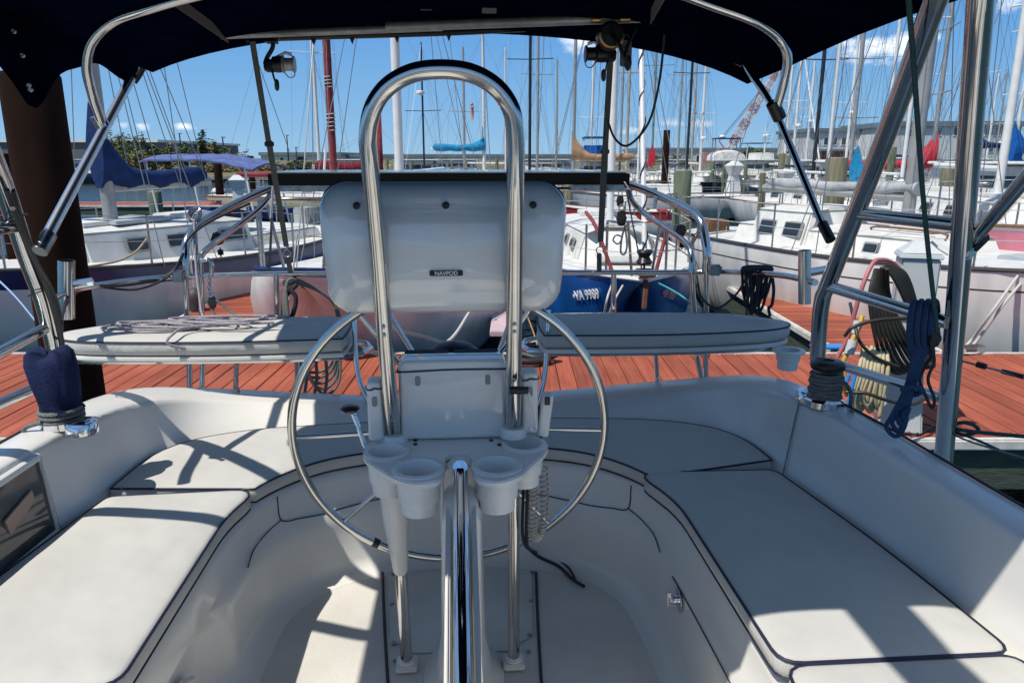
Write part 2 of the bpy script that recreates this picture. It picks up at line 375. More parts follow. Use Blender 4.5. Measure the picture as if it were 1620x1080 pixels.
# ------------------------------------------------------------------ crane
RED = mat('crane_red', (.46, .22, .20), .6, var=.3, vscale=2)
cb = U(1150, 246, 150); ct = U(1236, 108, 150)
cr_ = empty('crane', (cb.x, 150, 1.5), 0, 'tall red and white lattice boom crane on the far shore', 'crane')
d = ct-cb; bs = Vector((0, 0, 2.0)); tip = bs+d; m1 = MB(); m2 = MB()
side = Vector((0, 1, 0)); upv = d.cross(side).normalized()
N = 22
for k in range(N):
    mm = m1 if (k//2) % 2 else m2
    wa = .65*min(1, .25+k/4, .3+(N-k)/8); wb = .65*min(1, .25+(k+1)/4, .3+(N-k-1)/8)
    A = bs+d*(k/N); C = bs+d*((k+1)/N)
    ca = [A+side*wa*i+upv*wa*j for i, j in ((-1,-1), (1,-1), (1,1), (-1,1))]; cc = [C+side*wb*i+upv*wb*j for i, j in ((-1,-1), (1,-1), (1,1), (-1,1))]
    for i in range(4):
        mm.tube([ca[i], cc[i]], .13, 4); mm.tube([ca[i], cc[(i+1) % 4]], .08, 4); mm.tube([cc[i], cc[(i+1) % 4]], .08, 4)
m1.build('red_lattice', RED, cr_)['kind'] = 'stuff'; m2.build('white_lattice', mat('crane_white', (.6, .55, .52), .6), cr_)['kind'] = 'stuff'
MB().box((-1.5, 0, .9), (7, 4, 2.2)).build('cab', RED, cr_, bevel=.1)
MB().box((-1.5, 0, -.6), (8, 5, 1.0)).build('track', BLACK, cr_, bevel=.1)
g = U(1137, 228, 150)-cb+bs; MB().tube([bs, g], .14, 5).build('gantry', RED, cr_)
MB().tube([g, tip], .07, 4).tube([g+Vector((.4, 0, 0)), tip-d*.1], .05, 4).build('pendant_line', BLACK, cr_)
MB().tube([tip, tip-Vector((0, 0, 6))], .05, 4).box(tip-Vector((0, 0, 6.4)), (.6, .5, .9)).build('hoist_line', BLACK, cr_)
MB().box((-1.2, -1.5, 2.4), (2, 1.4, .8)).build('cab_roof', RED, cr_)
# excavator on the left bank
ye = mat('orange_paint', (.45, .19, .04), .5, var=.3, vscale=3); p = U(305, 258, 96)
ex = empty('excavator', (p.x, 96, 1.3), 0, 'small orange excavator half hidden by bushes on the left bank', 'excavator')
MB().box((0, 0, .9), (1.7, 1.6, .8)).build('body', ye, ex, bevel=.08)
MB().tube(cr([(.6, 0, 1.2), (1.2, 0, 2.5), (2.6, 0, 2.0), (3.0, 0, .9)], 4), .18, 5).build('arm', ye, ex)
MB().box((0, 0, .3), (2.2, 1.8, .5)).build('track', BLACK, ex, bevel=.1)
# ------------------------------------------------------------------ docks
def plank_mat(axis):
    m = mat('red_deck_paint', (.29, .062, .032), .72, spec=.3); n = m.node_tree.nodes; l = m.node_tree.links; p = n['Principled BSDF']
    tc = n.new('ShaderNodeTexCoord'); mp = n.new('ShaderNodeMapping'); l.new(tc.outputs['Object'], mp.inputs[0])
    mp.inputs['Scale'].default_value = (30, 1.2, 1) if axis == 'Y' else (1.2, 30, 1)
    no = n.new('ShaderNodeTexNoise'); no.inputs['Scale'].default_value = 1.2; no.inputs['Detail'].default_value = 6; l.new(mp.outputs[0], no.inputs[0])
    n3 = n.new('ShaderNodeTexNoise'); n3.inputs['Scale'].default_value = 1.1; n3.inputs['Detail'].default_value = 5; l.new(tc.outputs['Object'], n3.inputs[0])
    mul = n.new('ShaderNodeMath'); mul.operation = 'MULTIPLY_ADD'; l.new(no.outputs[0], mul.inputs[0]); mul.inputs[1].default_value = .5; 
    s2 = n.new('ShaderNodeMath'); s2.operation = 'MULTIPLY'; l.new(n3.outputs[0], s2.inputs[0]); s2.inputs[1].default_value = .5; l.new(s2.outputs[0], mul.inputs[2])
    ra = n.new('ShaderNodeValToRGB'); e = ra.color_ramp.elements
    e[0].position = .30; e[0].color = (.17, .042, .024, 1); e[1].position = .68; e[1].color = (.42, .125, .068, 1)
    q = e.new(.5); q.color = (.31, .078, .043, 1)
    l.new(mul.outputs[0], ra.inputs[0])
    # worn, paint-thin flecks
    n4 = n.new('ShaderNodeTexNoise'); n4.inputs['Scale'].default_value = 4; n4.inputs['Detail'].default_value = 9; n4.inputs['Roughness'].default_value = .8; l.new(mp.outputs[0], n4.inputs[0])
    r2 = n.new('ShaderNodeValToRGB'); r2.color_ramp.elements[0].position = .62; r2.color_ramp.elements[1].position = .72; l.new(n4.outputs[0], r2.inputs[0])
    mx = n.new('ShaderNodeMix'); mx.data_type = 'RGBA'; l.new(r2.outputs[0], mx.inputs[0]); l.new(ra.outputs[0], mx.inputs[6]); mx.inputs[7].default_value = (.36, .22, .15, 1)
    oi = n.new('ShaderNodeNewGeometry'); hv = n.new('ShaderNodeHueSaturation')
    mr = n.new('ShaderNodeMapRange'); mr.inputs[3].default_value = .78; mr.inputs[4].default_value = 1.16
    l.new(oi.outputs['Random Per Island'], mr.inputs[0]); l.new(mr.outputs[0], hv.inputs['Value']); l.new(mx.outputs[2], hv.inputs['Color'])
    l.new(hv.outputs[0], p.inputs['Base Color'])
    b = n.new('ShaderNodeBump'); b.inputs['Strength'].default_value = .5; b.inputs['Distance'].default_value = .006; l.new(no.outputs[0], b.inputs['Height']); l.new(b.outputs[0], p.inputs['Normal'])
    return m
PLY, PLX = plank_mat('Y'), plank_mat('X')
RUBR = mat('white_rub_rail', (.62, .60, .56), .5, var=.25, vscale=9)
GREENW = mat('treated_timber', (.055, .075, .055), .85, var=.5, vscale=4, stretch=(1, 1, 6), bump=.5, bscale=20)
def dock(x0, x1, y0, y1, along, label, zt=.6, pw=.14, rail='NSEW', name='dock'):
    t = empty(name, ((x0+x1)/2, (y0+y1)/2, zt), 0, label, 'dock'); W = x1-x0; H = y1-y0; R = random.Random(int(x0*7+y0))
    m = MB(); k = 0
    if along == 'Y':
        x = -W/2
        while x < W/2-.02:
            w = min(pw, W/2-x); m.box((x+w/2, R.uniform(-.004, .004), -.02+R.uniform(-.002, .002)), (w-.0075, H, .036), rz=R.uniform(-.0012, .0012)); x += pw
    else:
        y = -H/2
        while y < H/2-.02:
            w = min(pw, H/2-y); m.box((R.uniform(-.004, .004), y+w/2, -.02+R.uniform(-.002, .002)), (W, w-.0075, .036), rz=R.uniform(-.0012, .0012)); y += pw
    m.build('deck_board', PLY if along == 'Y' else PLX, t, bevel=.003, smooth=False)['kind'] = 'stuff'
    MB().box((0, 0, -.10), (W-.06, H-.06, .10)).build('underframe', DARKW, t, smooth=False)
    g = MB(); 
    for sy in (-1, 1): g.box((0, sy*(H/2-.02), -.21), (W, .06, .30))
    for sx in (-1, 1): g.box((sx*(W/2-.02), 0, -.212), (.06, H-.1, .30))
    g.build('side_board', GREENW, t, smooth=False)
    if pw < .2:
        nl = MB(); n_ = int((W if along == 'Y' else H)/pw)
        for i in range(n_):
            a_ = -(W if along == 'Y' else H)/2+(i+.5)*pw; Q = H if along == 'Y' else W
            for b_ in ([-.46, -.155, .155, .46] if Q > 1.2 else [-.42, .42]):
                for o_ in (-.035, .035):
                    x_, y_ = (a_+o_, b_*Q) if along == 'Y' else (b_*Q, a_+o_); x_ += R.uniform(-.004, .004)
                    nl.v += [Vector((x_+.006*cos(j*pi/2), y_+.006*sin(j*pi/2), .0015)) for j in range(4)]; k_ = len(nl.v)-4; nl.f.append((k_, k_+1, k_+2, k_+3))
        nl.build('nail', DARKW, t, smooth=False)['kind'] = 'stuff'
    r = MB()
    if 'S' in rail: r.box((0, -H/2-.03, -.035), (W+.06, .06, .075))
    if 'N' in rail: r.box((0, H/2+.03, -.035), (W+.06, .06, .075))
    if 'W' in rail: r.box((-W/2-.03, 0, -.035), (.06, H, .074))
    if 'E' in rail: r.box((W/2+.03, 0, -.035), (.06, H, .074))
    if r.v: r.build('rub_rail', RUBR, t, bevel=.012)
    fl = MB(); nn = max(1, int(max(W, H)/4))
    for i in range(nn):
        q = (-.5+(i+.5)/nn)
        fl.box((q*W if W > H else 0, 0 if W > H else q*H, -.50), (1.8 if W > H else W-.3, H-.3 if W > H else 1.8, .30))
    each(fl, 'float', CONC, t, smooth=False)
    return t
dock(-16, 16, 4.5, 6.6, 'Y', 'long red painted main dock walkway right behind the stern', rail='SN', name='main_dock')
dock(-3.75, -2.75, 6.67, 13.2, 'X', 'red finger dock beside the white sailboat with blue stripe', rail='WEN', name='finger_dock')
dock(3.1, 4.0, 6.67, 11.6, 'X', 'red finger dock left of the white sailboat on the right', rail='WEN', name='finger_dock')
dock(-26, -8.6, 28.8, 31.0, 'Y', 'far red dock on the left past the blue sail cover', rail='SN', name='main_dock', pw=.3)
dock(7.3, 13.8, 29.2, 31.4, 'Y', 'far red dock on the right with white power pedestals', rail='S', name='main_dock', pw=.3)
# pilings
STP = mat('rusty_steel_piling', (.020, .009, .006), .9, spec=.08, var=.5, vscale=3, bump=.2, bscale=20, stretch=(1, 1, .3))
WDP = mat('wood_piling', (.19, .165, .115), .9, var=.5, vscale=5, bump=.7, bscale=18, stretch=(4, 4, .4), col2=(.07, .085, .045))
GRP = mat('greenish_piling', (.12, .145, .09), .9, var=.5, vscale=4, bump=.6, bscale=18, stretch=(4, 4, .4), col2=(.06, .09, .05))
def piling(px, y0, D, w, m, label, group='mooring pilings', capm=None):
    a = U(px, 250, D); q = U(px, y0, D); zt = q.z; r = w/F*D*.5
    t = empty('piling', (a.x, D, -.5), 0, label, 'piling', group); R = random.Random(int(px)); n = 18
    prof = [(r*1.03, 0), (r*1.02, (zt+.5)*.5), (r, zt+.48), (r*.93, zt+.5)]
    M = MB().lathe(prof, n=n); 
    M.build('shaft', m, t)
    if m is not STP: MB().lathe([(r*.94, zt+.5), (r*.9, zt+.512)], n=n).build('end_grain', CONC, t)
    return t
piling(66, 116, 4.25, 84, STP, 'big rusty brown steel piling beside the stern on the left')
piling(2, 243, 9, 26, STP, 'dark steel piling at the left picture edge')
piling(343, 246, 30, 12, STP, 'brown steel piling under the blue awning')
piling(396, 247, 31, 9, STP, 'slimmer dark piling under the awning right end')
piling(238, 303, 27, 20, GRP, 'short green stump piling below the blue sail cover')
piling(1053, 206, 30, 10, STP, 'tall brown steel piling right of the furled forestay')
piling(1082, 270, 12.5, 27, GRP, 'green wooden piling beside the blue boat bow')
piling(1325, 250, 14, 31, WDP, 'thick weathered wood piling under the folded grey boom')
piling(1504, 258, 14.5, 23, WDP, 'weathered wood piling between the arch tubes')
piling(1411, 233, 27, 11, GRP, 'green piling behind the grey mast')
piling(1237, 243, 38, 10, WDP, 'wood piling at the right bimini strut')
piling(1247, 246, 41, 7, WDP, 'thin wood piling just behind another at the right strut')
for px, D, y0, w, lab in ((1128, 52, 255, 7, 'left'), (1147, 52, 256, 5, 'middle'), (1152, 53, 259, 4, 'thin middle'), (1181, 51, 259, 6, 'right')):
    piling(px, y0, D, w, GRP, '%s piling in front of the white flybridge boat' % lab)
piling(1209, 274, 21, 9, WDP, 'leaning grey piling left of the far power pedestal')
piling(900, 292, 24, 14, WDP, 'stub piling beside the red striped dinghy')
for px, D, y0, w, lab in ((567+68, 60, 246, 6, 'green piling left of the small pilothouse'), (650, 58, 256, 6, 'brown piling in front of the pilothouse'), (687, 60, 252, 5, 'thin piling by the dark mast'),
                     (737, 55, 255, 5, 'piling under the blue sail cover'), (715, 61, 254, 4, 'piling left of the grey mast'), (786, 57, 252, 5, 'piling right of the blue sail cover'),
                     (612, 60, 252, 5, 'piling beside the maroon sail cover'), (828, 52, 240, 5, 'dark piling right of the guard loop'), (1105, 60, 258, 4, 'piling beside the grey sloop'), (1030, 50, 262, 5, 'green piling behind the red sail cover'), (1500, 30, 275, 6, 'thin piling behind the thick arch tube')):
    piling(px, y0, D, w, GRP if 'green' in lab else WDP, lab)
# ------------------------------------------------------------------ boats
def hull_paint(name, col, stripe=None, s0=.0, s1=.2, boot=(.05, .03, .03), bootz=.08, rough=.25, patch=None):
    m = mat('hull_'+name, col, rough, coat=.2); n = m.node_tree.nodes; l = m.node_tree.links; p = n['Principled BSDF']
    no = n.new('ShaderNodeTexNoise'); no.inputs['Scale'].default_value = 2.5; no.inputs['Detail'].default_value = 8
    tc = n.new('ShaderNodeTexCoord'); mp = n.new('ShaderNodeMapping'); mp.inputs['Scale'].default_value = (1, 1, .35); l.new(tc.outputs['Object'], mp.inputs[0]); l.new(mp.outputs[0], no.inputs[0])
    r = n.new('ShaderNodeValToRGB'); r.color_ramp.elements[0].position = .35; r.color_ramp.elements[0].color = (*[c*.72 for c in col], 1)
    r.color_ramp.elements[1].position = .6; r.color_ramp.elements[1].color = (*col, 1); l.new(no.outputs[0], r.inputs[0]); cur = r.outputs[0]
    def mixin(fac, c, cur):
        mx = n.new('ShaderNodeMix'); mx.data_type = 'RGBA'; l.new(fac, mx.inputs[0]); l.new(cur, mx.inputs[6]); mx.inputs[7].default_value = (*c, 1); return mx.outputs[2]
    def mth(op, a, b):
        q = n.new('ShaderNodeMath'); q.operation = op
        for i, x in enumerate((a, b)):
            if isinstance(x, (int, float)): q.inputs[i].default_value = x
            else: l.new(x, q.inputs[i])
        return q.outputs[0]
    at = n.new('ShaderNodeAttribute'); at.attribute_name = 'below'
    if patch:
        n2 = n.new('ShaderNodeTexNoise'); n2.inputs['Scale'].default_value = .8; n2.inputs['Detail'].default_value = 8; n2.inputs['Roughness'].default_value = .7; l.new(tc.outputs['Object'], n2.inputs[0])
        f = mth('MULTIPLY', mth('GREATER_THAN', n2.outputs[0], .50), mth('LESS_THAN', at.outputs['Fac'], .34)); cur = mixin(f, patch, cur)
    if stripe:
        f = mth('MULTIPLY', mth('GREATER_THAN', at.outputs['Fac'], s0), mth('LESS_THAN', at.outputs['Fac'], s1)); cur = mixin(f, stripe, cur)
    sx = n.new('ShaderNodeSeparateXYZ'); l.new(tc.outputs['Object'], sx.inputs[0])
    cur = mixin(mth('LESS_THAN', sx.outputs[2], bootz), boot, cur)
    l.new(cur, p.inputs['Base Color']); return m
DECK = mat('white_deck', (.66, .655, .62), .5, var=.16, vscale=4, bump=.1, bscale=30)
DECKD = mat('nonskid_grey', (.38, .42, .46), .8, var=.2, vscale=6)
ALU = mat('mast_grey', (.36, .36, .345), .45, .3, var=.2, vscale=5)
ALUW = mat('mast_white', (.70, .70, .68), .4, var=.1, vscale=5)
ALUB = mat('mast_black', (.015, .017, .02), .4)
ALUG = mat('mast_greenish', (.20, .24, .20), .5)
ALUT = mat('mast_tan', (.38, .34, .27), .5, var=.2, vscale=4)
WIRE = mat('rigging_wire', (.26, .27, .28), .45, .6)
TEAK = mat('teak', (.20, .10, .05), .7, var=.3, vscale=12)
def cloth(name, c): return mat(name, c, .85, var=.35, vscale=5, bump=.5, bscale=14, spec=.2)
C_NAVY = cloth('navy_sailcloth', (.012, .035, .12)); C_BLUE = cloth('bright_blue_cloth', (.01, .12, .42)); C_TEAL = cloth('sky_blue_cloth', (.02, .26, .48))
C_RED = cloth('red_cloth', (.50, .03, .045)); C_MAR = cloth('maroon_cloth', (.17, .02, .03)); C_TAN = cloth('tan_cloth', (.45, .27, .15)); C_BLK = cloth('black_cloth', (.012, .014, .018))
C_GREY = cloth('grey_cloth', (.36, .38, .39)); C_DUSK = cloth('faded_red_cloth', (.26, .055, .06)); C_WHT = cloth('white_cloth', (.7, .7, .68)); C_PERI = cloth('periwinkle_cloth', (.11, .15, .34))

def hull_fn(L, Bm, fb, fs, fm, sw, keel=-.35, bow_rake=.16, stern_rake=.06, blunt=2.3, tumble=0):
    """sheer point functions; y from -L/2 (stern) to L/2 (bow)"""
    def w(t):
        if t > .42: return Bm/2*max(0, 1-((t-.42)/.58)**blunt)
        return Bm/2*(1-(1-sw)*((.42-t)/.42)**2)
    def sh(t): return fm+(fb-fm)*max(0, (t-.4)/.6)**2+(fs-fm)*max(0, (.4-t)/.4)**2
    def pt(t, k, side, ins=0):   # k 0 sheer .. 1 keel
        ww = max(.012, w(t)-ins); s = sh(t)
        zk = keel
        if t > .72: zk = keel+(s-.05-keel)*((t-.72)/.28)**2.0*.9
        if t < .14: zk = keel+(s*.55-keel)*((.14-t)/.14)**1.5
        a = k*pi/2
        x = ww*(cos(a)**.55 if k < 1 else 0)*(1+.05*sin(2*a)*(1 if t < .75 else (0 if tumble else -1.6)))*(1+tumble*sin(pi*min(1, k*1.7)))
        z = s+(zk-s)*(sin(a)**1.25)
        y = -L/2+L*t - (bow_rake*L*.5*(k**1.3))*max(0, (t-.55)/.45)**2 + stern_rake*L*(k)*max(0, (.2-t)/.2)
        return Vector((side*x, y, z))
    return w, sh, pt
def make_hull(t, L, Bm, fb, fs, fm, sw, paint, deck=DECK, nt=26, nk=10, rub=None, stern_rake=.06, bow_rake=.16, camber=.05, blunt=2.3, tumble=0):
    w, sh, pt = hull_fn(L, Bm, fb, fs, fm, sw, stern_rake=stern_rake, bow_rake=bow_rake, blunt=blunt, tumble=tumble)
    m = MB(); below = []
    for side in (-1, 1):
        rows = []
        for i in range(nt+1):
            tt = i/nt; tt = tt if tt < .8 else .8+(tt-.8)
            r = [pt(tt, k/nk, side) for k in range(nk+1)]
            rows.append(r); below += [sh(tt)-q.z for q in r]
        m.grid(rows)
    # transom
    n0 = len(m.v); tr = [pt(0, k/nk, -1) for k in range(nk+1)]+[pt(0, k/nk, 1) for k in range(nk, -1, -1)]
    below += [sh(0)-q.z for q in tr]; m.v += tr; m.f.append(tuple(n0+i for i in range(len(tr))))
    o = m.build('hull', paint, t, recalc=False, ang=50)
    a = o.data.attributes.new('below', 'FLOAT', 'POINT'); a.data.foreach_set('value', below)
    bm = bmesh.new(); bm.from_mesh(o.data); bmesh.ops.recalc_face_normals(bm, faces=bm.faces); bm.to_mesh(o.data); bm.free()
    d = MB(); rows = []
    for i in range(nt+1):
        tt = i/nt; ww = max(.01, w(tt)-.02); z = sh(tt)-.015; y = -L/2+L*tt-(.02 if i == nt else 0)+(.02 if i == 0 else 0)
        rows.append([Vector((ww*q, y, z+camber*(1-q*q))) for q in (-1, -.6, -.2, .2, .6, 1)])
    d.grid(rows); d.build('deck', deck, t)
    g = MB()
    for side in (-1, 1):
        g.tube([pt(i/nt, 0, side)+Vector((0, 0, .012)) for i in range(nt+1)], .022, 6)
    g.build('toe_rail', rub or TEAK, t)
    return w, sh, pt
def cabin(t, y0, y1, w0, w1, zb, zt, m=DECK, wins=(), tuck=.16, nose=.35, name='cabin', hatch=True, winm=None):
    """y0 aft, y1 fore; w0 aft half width, w1 fore half width; wins = (side, y, len, h, zc)"""
    def ol(ins, z, fore):
        o = []
        for y, ww in ((y0, w0), ((y0+y1)/2, (w0+w1)/2*1.04), (y1-nose*.5, w1)): o.append((ww-ins, y, z))
        o.append((w1*.55-ins*.5, y1-fore, z))
        return o+[(-x, y, z) for x, y, z in reversed(o)]
    a = ol(0, zb, 0); b = ol(tuck, zt, nose)
    cmid = [(x*.55, y*.9+(y0+y1)*.05, z+.045) for x, y, z in b]
    mm = MB(); mm.prism([tuple(q) for q in a], 0, 0, top=[tuple(q) for q in b]); mm.build(name, m, t, bevel=.03, ang=35)
    MB().prism([tuple(q) for q in b], 0, 0, top=cmid).build('coachroof', m, t, ang=50)
    def side_pt(side, y, z):
        f = (y-y0)/(y1-y0); ww = w0+(w1-w0)*f+.02; k = (z-zb)/(zt-zb); return Vector((side*(ww-tuck*k), y, z)), side
    for side, y, ln, h, zc in wins:
        dy = w1-w0; ang = math.atan2(-(w1-w0), (y1-y0))*side; til = math.atan2(tuck, zt-zb)
        p, _ = side_pt(side, y, zc)
        f = MB().box((0, 0, 0), (.03, ln+.05, h+.05)); fr = f.build('window', winm or ALU, t, bevel=.01)
        fr.location = p; fr.rotation_euler = (0, -til*side, ang)
        gl = MB().box((side*.012, 0, 0), (.03, ln, h)).build('pane', GLASSD, fr, bevel=.01)
    if hatch:
        MB().box((0, y0+(y1-y0)*.72, zt+.07), (.5, .5, .06)).build('hatch', m, t, bevel=.015)
        MB().box((0, y0+.35, zt+.07), (.6, .75, .07)).build('companion_hatch', m, t, bevel=.015)
def sail_cover(t, y0, y1, z, m, rise=1.0, r=.13, name='sail_cover', front=.9):
    """y0 mast end, y1 aft end"""
    rows = []; R = random.Random(int(abs(y0*13+z*7)*10)); n = 18
    for i in range(n+1):
        f = i/n; y = y0+(y1-y0)*f; top = z+r*.8+rise*max(0, 1-f*3.2)**1.7*.95+.05*sin(f*9)*r*3; bot = z-r*.9+.03*sin(f*21)
        wd = r*(.55+.45*(1-f))*(1+.12*sin(f*17)) if f < .98 else r*.3
        cz = (top+bot)/2; hz = (top-bot)/2
        if f > .98: hz *= .6
        rows.append([Vector((wd*cos(a)*(1-.55*max(0, sin(a))*(hz/(r*2))**.5 if hz > r else 1), y, cz+hz*sin(a))) for a in [2*pi*k/14 for k in range(14)]])
    mm = MB(); mm.grid(rows, closed=True); N = len(rows)*14
    mm.f += [tuple(range(13, -1, -1)), tuple(range(N-14, N))]
    return mm.build(name, m, t)
def rig(t, my, zb, zt, r, mm, Lb, sh, w, L, spread=(.5,), boom=None, bm=None, stays=True, radar=None, furl=None, rise=.9, cover=None, cr=.12, cname='sail_cover', wr=.006, baby=False, lazy=False):
    """mast at y=my from zb to zt; boom=(z, length)"""
    ov = MB(); pts = [(0, my, zb-.05), (0, my, zb+(zt-zb)*.6), (0, my-.02, zt)]
    ov.tube(pts, [r, r, r*.75], 10).build('mast', mm, t)
    if boom:
        z, ln = boom
        MB().tube([(0, my-.05, z), (0, my-ln, z+.03)], r*.72, 8).build('boom', bm or mm, t)
        if cover: sail_cover(t, my+.11, my-ln*.97, z+r*1.3, cover, rise, cr, cname)
    H = zt-zb; ss = MB(); wm = MB()
    cw = w(.5+my/L)
    for f in spread:
        z = zb+H*f; q = cw*(.75 if f < .6 else .5)
        ss.tube([(-q, my-.05, z+.04), (0, my, z), (q, my-.05, z+.04)], .016+r*.12, 6)
    if spread: ss.build('spreader', mm, t)
    if stays:
        s = .5+my/L
        for side in (-1, 1):
            f = max(spread) if spread else .6; q = cw*(.75 if f < .6 else .5)
            zz = sh(s)
            wm.tube([(side*(cw-.05), my-.05, zz), (side*q, my-.05, zb+H*f+.04), (0, my, zt-.05)], wr, 4)
            for dy in (-.45, .4): wm.tube([(side*(cw-.05), my+dy, zz), (0, my, zb+H*(min(spread) if spread else .5))], wr, 4)
        wm.tube([(0, my, zt-.04), (0, -L/2+.06, sh(0))], wr, 4)
        if not furl: wm.tube([(0, my, zt-.06), (0, L/2-.1, sh(1))], wr, 4)
        wm.tube([(.03, my-r-.015, zb+.3), (.02, my-r-.015, zt-.1)], wr*.8, 4)
        if boom: wm.tube([(0, my, zt-.05), (0, my-boom[1]*.97, boom[0]+.06)], wr, 4)
        if lazy:
            for dx in (-.16, .16):
                for f in (.3, .6, .9): wm.tube([(0, my, zb+H*.5), (dx, my-boom[1]*f, boom[0]-.02)], wr, 4)
        wm.build('rigging', WIRE, t)
    if furl:
        fm, fr, tw = furl; a = Vector((0, L/2-.12, sh(1)+.25)); b = Vector((0, my+.05, zt-.35)); n = 24
        MB().tube([a+(b-a)*i/n for i in range(n+1)], [fr*(1 if i < n*.75 else 1-.6*(i-n*.75)/(n*.25)) for i in range(n+1)], 8).build('furled_jib', fm, t)
        MB().tube([(0, L/2-.1, sh(1)), a], .012, 5).lathe([(.07, 0), (.08, .02), (.05, .07), (.08, .12), (.07, .14)], a-Vector((0, 0, .1)), 12).build('furling_drum', BLACK, t)
        if tw:
            hx = []; d = (b-a); 
            for i in range(240):
                f = i/239; ph = f*2*pi*22; hx.append(a+d*f+Vector((cos(ph), sin(ph), 0))*(fr+.006)*(1-.5*f))
            MB().tube(hx, .008, 5).build('spiral_line', BLACK, t)
    if radar:
        z = zb+H*radar
        rd = MB().lathe([(.05, 0), (.25, .02), (.27, .10), (.22, .2), (.05, .23)], Vector((0, my+.42, z)), 14); rd.box((0, my+.2, z-.01), (.12, .45, .04)); rd.build('radar_dome', ALUW, t)
    top = MB().tube([(0, my, zt), (.0, my, zt+.35)], .008, 4); top.box((0, my-.1, zt+.04), (.02, .3, .02)); top.build('masthead', WIRE, t)
def rails(t, L, w, sh, n=5, h=.6, pulpit=True, lines=2, t0=.1, t1=.86, r=.013, sides=(-1, 1), lm=None):
    st = MB(); ln = MB()
    for side in sides:
        pp = []
        for i in range(n):
            tt = t0+(t1-t0)*i/(n-1); p = Vector((side*(w(tt)-.06), -L/2+L*tt, sh(tt)-.02)); pp.append(p)
            st.tube([p, p+Vector((0, 0, h))], r, 6)
        if pulpit:
            pp.append(Vector((side*.1, L/2-.1, sh(1)-.02)))
        for k in range(lines):
            z = h*(1-.48*k)-.01
            ln.tube([p+Vector((0, 0, z)) for p in pp], .0055, 4)
    each(st, 'stanchion', STEELD, t); ln.build('lifeline', lm or ROPEW, t)
    if pulpit:
        p = MB(); y0 = L/2-.65; ww = w(.5+y0/L)-.05; z = sh(.95)
        p.tube(cr([(-ww, y0, z+h), (-ww*.8, y0+.35, z+h+.02), (0, L/2+.02, z+h+.05), (ww*.8, y0+.35, z+h+.02), (ww, y0, z+h)], 6), .014, 6)
        for s in (-1, 1):
            p.tube([(s*ww, y0, z+h), (s*ww, y0, z)], .014, 6); p.tube([(s*ww*.5, L/2-.22, z+h+.02), (s*ww*.3, L/2-.25, z)], .014, 6)
        p.build('pulpit', STEELD, t)
        q = MB(); y0 = -L/2+.5; ww = w(.07)-.05; z = sh(.0)
        q.tube(cr([(-ww, y0, z+h), (-ww, -L/2+.12, z+h), (0, -L/2+.05, z+h), (ww, -L/2+.12, z+h), (ww, y0, z+h)], 5), .014, 6)
        for s in (-1, 1):
            q.tube([(s*ww, y0, z+h), (s*ww, y0, z)], .014, 6); q.tube([(s*ww*.95, -L/2+.12, z+h), (s*ww*.95, -L/2+.12, z)], .014, 6)
        q.build('pushpit', STEELD, t)
def heading(dx, dy): return atan2(-dx, dy)      # +y local towards (dx,dy)
# ---- white sailboat with blue stripe, left
H_STR = hull_paint('white_blue_stripe', (.70, .70, .69), (.012, .028, .10), .0, .20, boot=(.012, .03, .10), bootz=.16)
ax = Vector((.36, .93, 0)).normalized()          # aft direction
mp_ = Vector((-5.10, 9.5, 0)); L = 7.2; myl = .75
c = mp_+ax*myl
bl = empty('sailboat', c, heading(-ax.x, -ax.y), 'white sailboat with a broad blue stripe and navy sail cover at the left finger dock', 'sailboat')
w, sh, pt = make_hull(bl, L, 2.75, 1.32, 1.14, 1.08, .5, H_STR, stern_rake=.05, rub=mat('dark_toe_rail', (.04, .045, .05), .5))
cabin(bl, -.9, 1.9, .88, .55, 1.06, 1.5, wins=[(s, y, l, .14, 1.32) for s in (-1, 1) for y, l in ((-.55, .42), (.35, .3), (-.02+.95, .26))], tuck=.14, nose=.7)
cabin(bl, -2.6, -.95, .82, .80, 1.06, 1.26, tuck=.10, nose=.05, name='cockpit_coaming', hatch=False)
MB().box((0, -1.2, 1.55), (.9, .6, .1), rx=.2).build('dodger', C_NAVY, bl, bevel=.03)
MB().box((0, .55, 1.575), (.75, .9, .05)).build('deck_pad', DECKD, bl, bevel=.01)
rig(bl, myl, 1.5, 10.5, .085, ALU, None, sh, w, L, (.47,), boom=(1.99, 1.75), cover=C_NAVY, cr=.14, rise=.85, cname='sail_cover', wr=.006, lazy=True)
rails(bl, L, w, sh, 5, .6)
MB().tube([(-.7, -2.7, 1.15), (-.75, -2.9, 2.5)], .02, 6).build('flag_pole', ALUW, bl)
ob = MB(); ob.box((.35, -3.75, 1.25), (.3, .4, .45)); ob.tube([(.35, -3.8, 1.0), (.35, -3.85, .1)], .06, 8); ob.build('outboard_motor', C_GREY, bl, bevel=.05)
